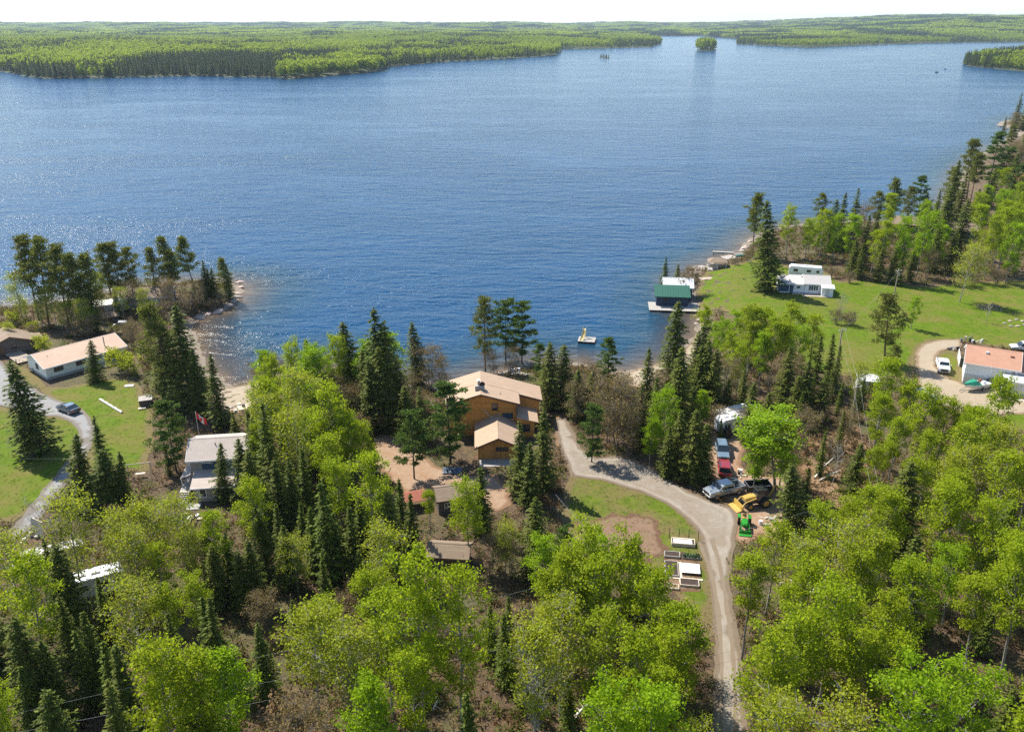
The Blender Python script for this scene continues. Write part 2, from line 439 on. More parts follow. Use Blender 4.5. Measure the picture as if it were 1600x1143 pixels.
def grit(name, a, b_, c_, rut=None, track=0):
    m, t, b = newmat(name); p = pos(t)
    n1 = noise_tex(t, .35, 5, .65, p, .6); n2 = noise_tex(t, 2.2, 6, .75, p); n3 = noise_tex(t, 16., 4, .8, p)
    c = ramp(t, n2, [(.25, a), (.5, b_), (.75, c_)])
    c = mixc(t, ramp(t, n1, [(.42, (0, 0, 0)), (.66, (.75,) * 3)]), c, rut or a)
    c = mixc(t, ramp(t, n3, [(.32, (.5,) * 3), (.55, (0, 0, 0))]), c, tuple(x * .5 for x in a))
    if track:
        a2 = N(t, 'ShaderNodeAttribute', attribute_name='rim'); q = mathn(t, 'ADD', a2.outputs['Fac'], mathn(t, 'MULTIPLY', mathn(t, 'SUBTRACT', n1, .5), .6))
        c = mixc(t, ramp(t, mathn(t, 'DIVIDE', q, 4.), [(.1, (0, 0, 0)), (.18, (.16,) * 3), (.26, (.16,) * 3), (.33, (0, 0, 0))]), c, (.42, .375, .315))
        c = mixc(t, ramp(t, mathn(t, 'DIVIDE', q, 4.), [(.33, (0, 0, 0)), (.40, (.16,) * 3), (.5, (0, 0, 0))]), c, (.17, .14, .085))
    at = N(t, 'ShaderNodeAttribute', attribute_name='rim')
    e = mathn(t, 'SUBTRACT', at.outputs['Fac'], mathn(t, 'MULTIPLY', n2, .8))
    c = mixc(t, ramp(t, e, [(0, (.8,) * 3), (.3, (0, 0, 0))]), c, tuple(x * .7 for x in (a[0], a[1] * .82, a[2] * .62)))
    t.links.new(c, b.inputs['Base Color']); b.inputs['Roughness'].default_value = .95
    bump(t, b, n3, .6, .05)
grit('gravel', (.19, .16, .125), (.275, .235, .185), (.35, .305, .245), (.225, .17, .115), track=1)
grit('gravel_grey', (.20, .195, .19), (.27, .265, .26), (.35, .34, .33), (.23, .215, .195))
grit('dirt_track', (.26, .20, .13), (.36, .29, .20), (.45, .38, .29), (.33, .25, .15))
grit('bare_soil', (.15, .088, .052), (.21, .125, .078), (.27, .17, .11), (.18, .13, .06))
grit('sand_yard', (.24, .155, .095), (.33, .225, .145), (.41, .30, .21), (.28, .15, .075))
grit('beach_sand', (.26, .20, .135), (.35, .285, .20), (.42, .36, .27), (.28, .21, .13))
grit('rust_litter', (.16, .095, .045), (.235, .15, .075), (.32, .22, .12), (.20, .105, .045))

LAWN_L = [(-60,618),(0,634),(30,640),(62,648),(100,650),(128,660),(137,682),(130,704),(108,736),(78,768),(50,800),(20,816),(-80,822),(-120,700)]
LAWN_L2 = [(62,606),(110,604),(160,592),(205,590),(218,604),(238,640),(240,690),(232,735),(165,738),(122,742),(136,704),(140,672),(126,650),(100,636),(70,620)]
LAWN_STRIP = [(22,565),(40,575),(60,590),(72,604),(60,606),(30,590),(12,575)]
ROAD_L = [(-80,560),(0,562),(12,578),(34,596),(66,614),(92,626),(118,633),(138,648),(148,668),(146,690),(136,712),(108,752),(84,782),(66,806),(46,828),(20,846),(8,838),
          (36,804),(62,772),(92,736),(116,706),(124,688),(122,672),(112,660),(88,650),(60,650),(30,640),(0,634),(-80,625)]
LAWN_R = [(1094,436),(1112,420),(1150,412),(1185,404),(1215,402),(1232,418),(1290,424),(1312,440),(1345,436),(1400,440),(1440,448),(1500,442),(1560,438),(1640,436),(1720,450),(1720,545),(1600,548),(1500,532),
          (1450,532),(1432,548),(1428,584),(1398,592),(1335,590),(1288,584),(1262,580),(1246,560),(1236,520),(1180,494),(1130,486),(1100,484),(1086,468)]
LAWN_R2 = [(1548,650),(1580,640),(1640,642),(1700,650),(1700,690),(1620,680),(1570,668),(1545,664)]
LAWN_R3 = [(1452,566),(1470,548),(1496,545),(1503,560),(1505,598),(1490,596),(1470,580)]
LOOP = [(1500,530),(1462,531),(1440,538),(1430,552),(1432,590),(1440,612),(1462,630),(1500,642),(1545,650),(1600,646),(1680,650),(1680,606),(1600,600),(1512,602),(1484,592),(1466,574),(1462,558),(1476,546),(1500,544),(1505,538)]
DRIVE = [(866,655),(871,690),(882,722),(893,744),(945,752),(1000,768),(1045,790),(1072,810),(1090,832),(1098,855),(1106,890),(1112,930),(1115,1000),(1116,1060),(1111,1143),(1100,1230),
         (1176,1230),(1168,1143),(1164,1060),(1156,1000),(1146,950),(1140,905),(1146,860),(1150,840),(1152,815),(1150,795),(1115,784),(1078,768),(1048,750),(1018,732),(990,718),(965,712),(930,716),(908,700),(896,672),(884,652)]
MEADOW = [(892,738),(945,746),(1003,761),(1050,783),(1078,804),(1097,828),(1105,855),(1113,892),(1119,930),(1118,990),(1085,1000),(1062,935),(1030,900),(960,890),(905,880),(880,840),(875,790)]
SOIL = [(905,818),(950,806),(985,800),(1018,815),(1034,838),(1030,870),(1000,884),(950,878),(905,866),(898,842)]
YARD = [(566,700),(575,684),(615,674),(650,690),(665,715),(690,732),(740,740),(778,742),(795,758),(800,790),(775,800),(735,778),(690,772),(640,776),(610,752),(585,728)]
YARD2 = [(862,660),(870,640),(884,648),(886,668),(880,700),(872,700)]
BEACH = [(978,584),(1000,576),(1040,565),(1064,554),(1078,536),(1090,520),(1098,530),(1094,556),(1070,580),(1040,596),(1000,606),(982,602)]
BEACH_L = [(338,604),(362,606),(388,600),(405,592),(412,606),(398,632),(372,646),(345,640),(330,622)]
WORKYARD = [(1150,800),(1150,790),(1118,770),(1110,735),(1108,700),(1118,672),(1140,660),(1165,690),(1160,730),(1180,740),(1215,745),(1262,770),(1290,800),(1270,850),(1220,860),(1190,835),(1160,850),(1148,842)]
LITTER = [(1255,700),(1290,660),(1340,665),(1362,700),(1352,760),(1330,800),(1285,820),(1262,780),(1250,740)]
for nm, px, mt, lf, rg in (('lawn', LAWN_L, 'lawn_grass', .03, .6), ('lawn', LAWN_L2, 'lawn_grass', .034, .5), ('lawn', LAWN_STRIP, 'lawn_grass', .036, .2), ('lawn', LAWN_R, 'lawn_grass', .03, .9),
        ('lawn', LAWN_R2, 'lawn_grass', .03, .5), ('lawn', LAWN_R3, 'lawn_grass', .028, .3), ('lawn', MEADOW, 'worn_grass', .03, .4), ('bare_soil_patch', SOIL, 'bare_soil', .05, 1.8),
        ('gravel_road', ROAD_L, 'gravel_grey', .06, .25), ('gravel_driveway', DRIVE, 'gravel', .06, .3), ('dirt_track', LOOP, 'dirt_track', .06, .5), ('sandy_yard', YARD, 'sand_yard', .04, .7),
        ('sandy_path', YARD2, 'sand_yard', .045, .3), ('beach', BEACH, 'beach_sand', .05, .5), ('beach', BEACH_L, 'beach_sand', .05, .4), ('work_yard', WORKYARD, 'sand_yard', .02, .8), ('leaf_litter_clearing', LITTER, 'rust_litter', .02, 1.2)):
    sheet(nm, px, mt, lf, ragged=rg)

# packed wheel tracks down the lower drive
grit('packed_gravel', (.235, .205, .165), (.325, .285, .23), (.39, .345, .285), (.29, .235, .175))
for tr in ([(1092, 846), (1106, 880), (1115, 910), (1121, 950), (1126, 1000), (1128, 1060), (1126, 1143), (1122, 1220)], [(1112, 842), (1124, 880), (1130, 910), (1136, 950), (1143, 1000), (1148, 1060), (1150, 1143), (1150, 1220)]):
    sheet('wheel_track', [(u - 3.2, v) for u, v in tr] + [(u + 3.2, v) for u, v in tr[::-1]], 'packed_gravel', .066, step=.6, ragged=.13)

# ------------------------------------------------------------------ lake
def water_material():
    m, t, b = newmat('lake_water'); p = pos(t)
    mp = N(t, 'ShaderNodeMapping'); mp.inputs['Rotation'].default_value = (0, 0, R(14)); mp.inputs['Scale'].default_value = (.55, 1.25, 1)
    t.links.new(p, mp.inputs[0]); v = mp.outputs[0]
    n1 = noise_tex(t, .36, 3, .55, v, .3); n2 = noise_tex(t, 1.15, 3, .6, v, .2); n3 = noise_tex(t, 4., 2, .5, v); n0 = noise_tex(t, .013, 5, .6, v, 1.2); nb = noise_tex(t, .11, 3, .55, v, .4)
    at = N(t, 'ShaderNodeAttribute', attribute_name='depth')
    dd = mathn(t, 'ADD', at.outputs['Fac'], mathn(t, 'MULTIPLY', noise_tex(t, .3, 4, .6, p), 4.))
    c = ramp(t, mathn(t, 'DIVIDE', dd, 26.), [(.06, (.16, .105, .055)), (.2, (.065, .055, .045)), (.5, (.006, .042, .080)), (1., (.002, .048, .125))])
    t.links.new(c, b.inputs['Base Color'])
    b.inputs['Roughness'].default_value = .14; b.inputs['IOR'].default_value = 1.33; b.inputs['Specular IOR Level'].default_value = .22
    h = mathn(t, 'ADD', mathn(t, 'ADD', mathn(t, 'MULTIPLY', nb, 1.1), mathn(t, 'MULTIPLY', n1, .6)), mathn(t, 'ADD', mathn(t, 'MULTIPLY', n2, .22), mathn(t, 'MULTIPLY', n3, .05)))
    gust = ramp(t, n0, [(.35, (.55,) * 3), (.62, (1.3,) * 3)])
    bp = N(t, 'ShaderNodeBump'); bp.inputs['Distance'].default_value = 1.5
    t.links.new(mathn(t, 'MULTIPLY', gust, .66), bp.inputs['Strength']); t.links.new(h, bp.inputs['Height']); t.links.new(bp.outputs[0], b.inputs['Normal'])
water_material()
wx = axis_grid(-130, 200, 3., -9000, 9000, 1.3); wy = axis_grid(100, 330, 3., -300, 14500, 1.3)
me, Pw, Zw = grid_mesh('lake', wx, wy, lambda P: np.zeros(len(P)), lambda P, Z: sdist(P, near_poly) < 12)
at = me.attributes.new('depth', 'FLOAT', 'POINT'); at.data.foreach_set('value', np.clip(-sdist(Pw, near_poly) - jig(Pw) * .7, 0, 60).astype(np.float32))
me.materials.append(MATS['lake_water']); kind(link(bpy.data.objects.new('lake', me)), 'structure')

# ------------------------------------------------------------------ far shores
def far_h(P):
    P = np.asarray(P, float)
    d = np.full(len(P), -1e9)
    for q in FARS: d = np.maximum(d, sdist(P, q))
    x, y = P[:, 0], P[:, 1]
    roll = np.sin(x * .0021 + 1.7) * np.cos(y * .0017 + .6) + .6 * np.sin(x * .0049 + y * .0031) + .35 * np.sin(x * .011 - y * .007 + 1.)
    base = 1.2 * sstep(-4, 10, d) + np.clip(d, 0, 400) * .016
    amp = 4 * sstep(60, 700, d) + 9 * sstep(3500, 8000, y)
    lift = 26 * sstep(4500, 9500, y)
    right = 66 * sstep(500, 2600, x - .25 * (y - 3500)) * sstep(2300, 4800, y) * sstep(100, 1400, d)
    return np.where(d > -4, base + np.maximum(roll + .6, -.2) * amp + lift + right, -4)
fx = axis_grid(-2400, 2900, 30, -9000, 9000, 1.2); fy = axis_grid(900, 3200, 25, 700, 14500, 1.12)
plain('far_floor', (.05, .062, .024), .95, var=.4, scale=.02)
me, Pf, Zf = grid_mesh('far_terrain', fx, fy, far_h, lambda P, Z: Z > -3.9)
me.materials.append(MATS['far_floor']); kind(link(bpy.data.objects.new('far_terrain', me)), 'structure')

# ------------------------------------------------------------------ trees: one set of meshes per kind, shared by all trees of that kind
def tubes_np(segs, n=5):
    """segs: list of (points (k,3), radii (k,)) -> verts, quad faces"""
    V, Fc, off = [], [], 0
    ang = np.linspace(0, 2 * np.pi, n, endpoint=False)
    for pts, rs in segs:
        pts = np.asarray(pts, float); k = len(pts)
        d = unit(np.gradient(pts, axis=0))
        ref = np.where(np.abs(d[:, 2:3]) > .9, np.array([[1., 0, 0]]), np.array([[0, 0, 1.]]))
        a = unit(np.cross(d, ref)); b = np.cross(d, a)
        ring = pts[:, None] + (a[:, None] * np.cos(ang)[None, :, None] + b[:, None] * np.sin(ang)[None, :, None]) * np.asarray(rs)[:, None, None]
        V.append(ring.reshape(-1, 3))
        i = np.arange(k * n).reshape(k, n); nx_ = np.roll(i, -1, 1)
        Fc.append(np.stack([i[:-1], nx_[:-1], nx_[1:], i[1:]], -1).reshape(-1, 4) + off); off += k * n
    return np.vstack(V), np.vstack(Fc)
def rand_dirs(r, n, up=0.):
    v = r.normal(size=(n, 3)); v[:, 2] += up; return unit(v)
def trunk_line(r, h, k=7, wig=.02):
    z = np.linspace(0, h, k); p = np.zeros((k, 3)); p[:, 2] = z
    p[1:, :2] = np.cumsum(r.normal(0, wig * h / k, (k - 1, 2)), 0)
    return p
def at_line(p, z):
    return np.array([np.interp(z, p[:, 2], p[:, 0]), np.interp(z, p[:, 2], p[:, 1]), z])

def broadleaf(seed, h=14., wd=6., cb=.35, nl=5200, leaf=.125, limbs=34, spread=.5, top=.8, twigs=0, rt=.011, multi=1, lean_up=.75):
    r = np.random.default_rng(seed)
    segs, nodes, wts = [], [], []
    for s in range(multi):
        tl = trunk_line(r, h * .95 * (1 if s == 0 else r.uniform(.75, .97)), 8, .05 if multi == 1 else .12)
        if multi > 1:
            a = r.uniform(0, 6.28) ; off = np.array([math.cos(a), math.sin(a), 0])
            tl = tl + off * (.2 + tl[:, 2:3] * r.uniform(.03, .14))
        segs.append((tl, np.linspace(h * rt, h * rt * .22, len(tl)) * (1 if multi == 1 else .7)))
        nl_ = max(6, limbs // multi)
        for i in range(nl_):
            t = cb + (1 - cb) * ((i + r.uniform(0, 1)) / nl_) ** .9 * .97
            zz = min(t * h, tl[-1, 2] * .985); st = at_line(tl, zz)
            u_ = (t - cb) / (1 - cb)
            env = wd / 2 * (math.sin(math.pi * min(1, .16 + u_ * top)) ** .7) * r.uniform(.35, 1.2)
            az = i * 2.399 + r.uniform(-.5, .5); el = r.uniform(.25, .95) * lean_up + .3 * u_
            d = np.array([math.cos(az) * math.cos(el), math.sin(az) * math.cos(el), math.sin(el)])
            L = max(.5, env / max(.35, math.cos(el)))
            L = min(L, (h * 1.03 - zz) / max(.2, d[2]) + .3)
            m = st + d * L * .55 + np.array([0, 0, -.02 * L]); e = st + d * L + np.array([0, 0, .05 * L])
            segs.append((np.array([st, m, e]), np.array([h * rt * .34 * (1 - .5 * u_), h * rt * .2, .012])))
            for q in range(3):
                f = r.uniform(.35, .9); s0 = st + (e - st) * f
                d2 = unit((d + r.normal(0, .55, 3))[None])[0]; e2 = s0 + d2 * L * r.uniform(.25, .5)
                segs.append((np.array([s0, e2]), np.array([h * rt * .13, .008])))
                nodes.append(e2); wts.append(1.); nodes.append((s0 + e2) / 2); wts.append(.6)
            nodes.append(e); wts.append(1.2); nodes.append(m * .4 + e * .6); wts.append(.7)
    nodes = np.array(nodes); wts = np.array(wts) * r.uniform(0., 1., len(nodes)) ** 1.6; wts /= wts.sum()
    idx = r.choice(len(nodes), nl, p=wts)
    C = nodes[idx] + r.normal(0, spread, (nl, 3)) * np.array([1, 1, .75])
    C[:, 2] = np.maximum(C[:, 2], h * cb * .55)
    U = rand_dirs(r, nl); V = np.cross(rand_dirs(r, nl, 1.3) + np.array([-.35, .35, 0]), U)
    sz = leaf * r.uniform(.6, 1.35, nl)
    LV, LF = quads(C, U, V, sz, sz * .72)
    if twigs:
        idx = r.integers(0, len(nodes), twigs); S0 = nodes[idx]; D = rand_dirs(r, twigs, .5) * r.uniform(.3, 1.0, (twigs, 1))
        for a, d in zip(S0, D): segs.append((np.array([a - d * .2, a + d]), np.array([.014, .006])))
    TV, TF = tubes_np(segs, 5)
    return (TV, TF), (LV, LF)

def conifer(seed, h=15., wd=4.6, cb=.06, whorls=30, per=7, droop=.32, power=.85, sp=.24, gaps=.06, dens=1., rag=.22):
    r = np.random.default_rng(seed)
    tl = trunk_line(r, h, 7, .012); segs = [(tl, np.linspace(h * .0125, .02, 7))]
    C, U, V, S = [], [], [], []
    for i in range(whorls):
        t = cb + (1 - cb) * (i + r.uniform(-.25, .25)) / whorls; t = min(max(t, .02), .985)
        Rr = wd / 2 * (1 - t) ** power * (.35 + .65 * sstep(-.1, .16, np.array(t - cb))) + .12
        for k in range(per):
            if r.random() < gaps: continue
            az = r.uniform(0, 6.28) if k == 0 else az0 + k * 6.283 / per + r.normal(0, .25)
            if k == 0: az0 = az
            L = Rr * (1 + r.normal(0, rag)); L = max(.2, L)
            st = at_line(tl, t * h + r.uniform(-.15, .15))
            dr = droop * (1.25 - t) + r.normal(0, .08) - .35 * t ** 3
            hd = np.array([math.cos(az), math.sin(az), 0]); sd_ = np.array([-hd[1], hd[0], 0])
            n = max(3, int(L / .17 * dens))
            s = (np.arange(n) + r.uniform(0, 1, n)) / n * .94 + .08
            zc = -dr * L * (s - .45 * s * s)
            side = r.normal(0, .16 * (1.15 - s) + .05, n) * L
            P = st + hd * (s * L)[:, None] + sd_ * side[:, None]; P[:, 2] += zc + r.normal(0, .05, n)
            C.append(P)
            ang = np.sign(side + 1e-6) * r.uniform(.2, 1.0, n)
            Ud = hd * np.cos(ang)[:, None] + sd_ * np.sin(ang)[:, None]; Ud[:, 2] -= r.uniform(.05, .55, n)
            U.append(Ud); V.append(np.cross(Ud, np.array([0, 0, 1.])) + r.normal(0, .35, (n, 3)))
            S.append(sp * r.uniform(.75, 1.4, n))
            if L > .7: segs.append((np.array([st, st + hd * L * .85 + np.array([0, 0, -dr * L * .5])]), np.array([.028, .008])))
    n = 26; z = h * (1 - r.uniform(0, .09, n)); P = np.stack([r.normal(0, .06, n), r.normal(0, .06, n), z], 1) + np.append(tl[-1, :2], 0)
    C.append(P); Ud = rand_dirs(r, n, .6); U.append(Ud); V.append(np.cross(Ud, rand_dirs(r, n))); S.append(np.full(n, .17))
    C, U, V, S = np.vstack(C), np.vstack(U), np.vstack(V), np.concatenate(S)
    LV, LF = quads(C, U, V, S, S * .46)
    TV, TF = tubes_np(segs, 5)
    return (TV, TF), (LV, LF)

def pine(seed, h=17., wd=5.5, cb=.42, limbs=34, tuft=26, tr=.42, flat=.55, el0=.1, top=.75, needle=.21, wig=.03, rt=.0125, clumps=4):
    r = np.random.default_rng(seed)
    tl = trunk_line(r, h * .97, 8, wig); segs = [(tl, np.linspace(h * rt, .03, 8))]
    C, U = [], []
    for i in range(limbs):
        t = cb + (1 - cb) * (i + r.uniform(0, 1)) / limbs * .98; u_ = (t - cb) / (1 - cb)
        env = wd / 2 * (math.sin(math.pi * min(.97, .2 + u_ * top)) ** .8) * r.uniform(.4, 1.2)
        az = i * 2.399 + r.uniform(-.7, .7); el = el0 + r.uniform(-.1, .35) + .5 * u_ * u_
        hd = np.array([math.cos(az), math.sin(az), 0]); d = hd * math.cos(el) + np.array([0, 0, math.sin(el)])
        st = at_line(tl, min(t * h, h * .96)); L = max(.5, env); e = st + d * L + np.array([0, 0, .1 * L])
        segs.append((np.array([st, st + d * L * .5, e]), np.array([.06 * h / 17 + .012, .035, .012])))
        for q in range(clumps):
            f = r.uniform(.45, 1.05); c = st + (e - st) * f + np.array([-hd[1], hd[0], 0]) * r.normal(0, .26) * L * .8 + np.array([0, 0, r.uniform(0, .25)])
            n = int(tuft * r.uniform(.6, 1.4))
            C.append(c + r.normal(0, tr, (n, 3)) * np.array([1, 1, flat])); dd = rand_dirs(r, n, .7); U.append(dd)
    for q in range(5):
        n = tuft; c = np.array([tl[-1, 0], tl[-1, 1], h * r.uniform(.93, 1.0)])
        C.append(c + r.normal(0, tr * .7, (n, 3))); U.append(rand_dirs(r, n, .7))
    C, U = np.vstack(C), np.vstack(U); n = len(C)
    S = needle * r.uniform(.7, 1.4, n)
    LV, LF = quads(C, U, np.cross(U, rand_dirs(r, n)), S, S * .5)
    TV, TF = tubes_np(segs, 6)
    return (TV, TF), (LV, LF)

def kind_set(name, gen, trunk_mat, leaf_mat):
    out = []
    for g in gen:
        (TV, TF), (LV, LF) = g[0]; h = g[1]
        a = fast_mesh(name + '_trunk', TV, TF, True); a.materials.append(MATS[trunk_mat])
        b = None
        if LV is not None:
            b = fast_mesh(name + '_crown', LV, LF); b.materials.append(MATS[leaf_mat])
        out.append((a, b, h))
    return out
TREES = {
 'S': kind_set('spruce', [(conifer(10 + i, 15, (5.8, 6.6, 5.2, 6.2, 5.0, 6.0)[i], .05, 34, 8, (.30, .42, .36, .28, .4, .34)[i], (.72, .65, .78, .7, .8, .62)[i], sp=.27, dens=1.25, gaps=(.05, .1, .14, .05, .12, .18)[i]), 15) for i in range(6)], 'bark_dark', 'spruce_needle'),
 'F': kind_set('fir', [(conifer(30 + i, 12, (3.3, 3.9, 3.0, 3.6)[i], .03, 34, 7, .25, .8, .22, dens=1.2, gaps=.06), 12) for i in range(4)], 'bark_dark', 'fir_needle'),
 'P': kind_set('pine', [(pine(50 + i, 17, (6.2, 7.0, 5.4, 6.4)[i], (.40, .34, .44, .28)[i], 38), 17) for i in range(4)], 'bark_red', 'pine_needle'),
 'W': kind_set('white_pine', [(pine(70 + i, 14, (6.6, 7.4, 6.0)[i], (.16, .22, .12)[i], 32, 44, .36, .26, .02, .72, .2, .02, clumps=4), 14) for i in range(3)], 'bark_dark', 'white_pine_needle'),
 'A': kind_set('aspen', [(broadleaf(90 + i, 14, (4.3, 3.7, 4.9, 4.1, 3.5, 4.6)[i], (.36, .44, .32, .40, .48, .3)[i], (5600, 4800, 6000, 5200, 4200, 4600)[i], .118, limbs=(34, 28, 38, 30, 26, 34)[i], spread=.34), 14) for i in range(6)], 'bark_grey', 'aspen_leaf'),
 'L': kind_set('lime_aspen', [(broadleaf(110 + i, 13, (4.8, 4.2, 5.4)[i], (.2, .28, .24)[i], 6200, .118, 34, .34), 13) for i in range(3)], 'bark_grey', 'lime_leaf'),
 'Y': kind_set('yellow_birch', [(broadleaf(120 + i, 14, (5.4, 6.2, 5.0, 5.6)[i], (.3, .25, .34, .28)[i], 4000, .13, 40, .55, twigs=260, rt=.010), 14) for i in range(4)], 'bark_pale', 'yellow_leaf'),
 'B': kind_set('budding_birch', [(broadleaf(140 + i, 9, (5.0, 5.8, 4.4)[i], .15, 3300, .10, 34, .5, twigs=420, rt=.009, multi=(3, 4, 2)[i]), 9) for i in range(3)], 'twig_grey', 'bud_leaf'),
 'D': kind_set('bare_tree', [(broadleaf(160 + i, 11, (4.2, 5.0)[i], .3, 240, .09, 30, .6, twigs=300, rt=.010), 11) for i in range(2)], 'bark_pale', 'bud_leaf'),
 'R': kind_set('rusty_fir', [(conifer(180, 7, 3.0, .04, 18, 6, .3, .8, .2), 7)], 'bark_red', 'dead_leaf'),
 'H': kind_set('shrub', [(broadleaf(190 + i, 3.2, 3.4, .08, 1500, .13, 22, .32, rt=.012, multi=4), 3.2) for i in range(3)], 'twig_grey', 'yellow_leaf'),
 'K': kind_set('brown_shrub', [(broadleaf(200 + i, 2.8, 3.2, .08, 900, .10, 24, .34, twigs=220, rt=.012, multi=5), 2.8) for i in range(3)], 'twig_grey', 'bud_leaf'),
}
KIND_TXT = {'S': ('spruce_tree', 'dark green conical spruce', 'spruce', 'dark spruces'), 'F': ('fir_tree', 'slender spire-shaped fir', 'fir', 'slender firs'),
 'P': ('pine_tree', 'tall open-crowned olive green pine', 'pine', 'open-crowned pines'), 'W': ('white_pine_tree', 'broad deep green white pine', 'pine', 'broad white pines'),
 'A': ('aspen_tree', 'bright green leafy aspen', 'aspen', 'bright green aspens'), 'L': ('lime_aspen_tree', 'vivid lime green young aspen', 'aspen', 'lime green aspens'),
 'Y': ('birch_tree', 'sparse yellow-green birch', 'birch', 'sparse yellow-green birches'), 'B': ('budding_tree', 'tan many-stemmed tree in bud', 'tree', 'tan trees in bud'),
 'D': ('bare_tree', 'leafless pale grey tree', 'tree', 'leafless trees'), 'R': ('dead_fir_tree', 'rust brown dead fir', 'fir', None),
 'H': ('bush', 'low yellow-green bush', 'bush', 'yellow-green bushes'), 'K': ('brown_bush', 'low brown twiggy bush', 'bush', 'brown twiggy bushes')}
TREE_LIST = []         # (empty, kind, u, v of crown middle)
def add_tree(k, x, y, h, lean=0., width=1., rz=None, variant=None):
    vs_ = TREES[k]; tm, cm, h0 = vs_[variant if variant is not None else random.randrange(len(vs_))]
    nm, *_ = KIND_TXT[k]
    o = bpy.data.objects.new(nm, None); link(o); o.empty_display_size = .5
    z = Hxy(x, y)
    o.location = (x, y, z - .05)
    s = h / h0; sw = s * width * (min(1., 13. / h) ** .6 if k in 'ALY' else 1.)
    q = Matrix.Rotation(lean, 4, 'Y') @ Matrix.Rotation(random.uniform(0, 6.28) if rz is None else rz, 4, 'Z')
    o.rotation_euler = q.to_euler(); o.scale = (sw, sw, s)
    for me_, n_ in ((tm, 'trunk'), (cm, 'crown')):
        if me_ is not None: link(bpy.data.objects.new(n_, me_), o)
    u, v = project(x + math.sin(lean) * h * .6, y, z + h * .6)
    TREE_LIST.append((o, k, u, v))
    return o
PLACED = []
def tree_px(k, u, vt, vb, ub=None, width=1., variant=None):
    """crown top at pixel (u, vt), foot on the ground at row vb (column ub when the trunk leans)"""
    g = gp(u if ub is None else ub, vb)
    y = g.y; d = ray(u, vt); t = y / d[1]
    ztop = CAMZ + d[2] * t; xt = d[0] * t
    x = xt if ub is None else g.x
    z0 = Hxy(x, y); h = max(1.5, ztop - z0)
    lean = 0 if ub is None else math.atan2(xt - x, h)
    PLACED.append((x, y))
    return add_tree(k, x, y, h, lean, width, variant=variant)

T = []
def rows(s):
    for ln in s.strip().splitlines():
        for it in ln.split(';'):
            it = it.split()
            if it: T.append((it[0], *[float(q) for q in it[1:]]))
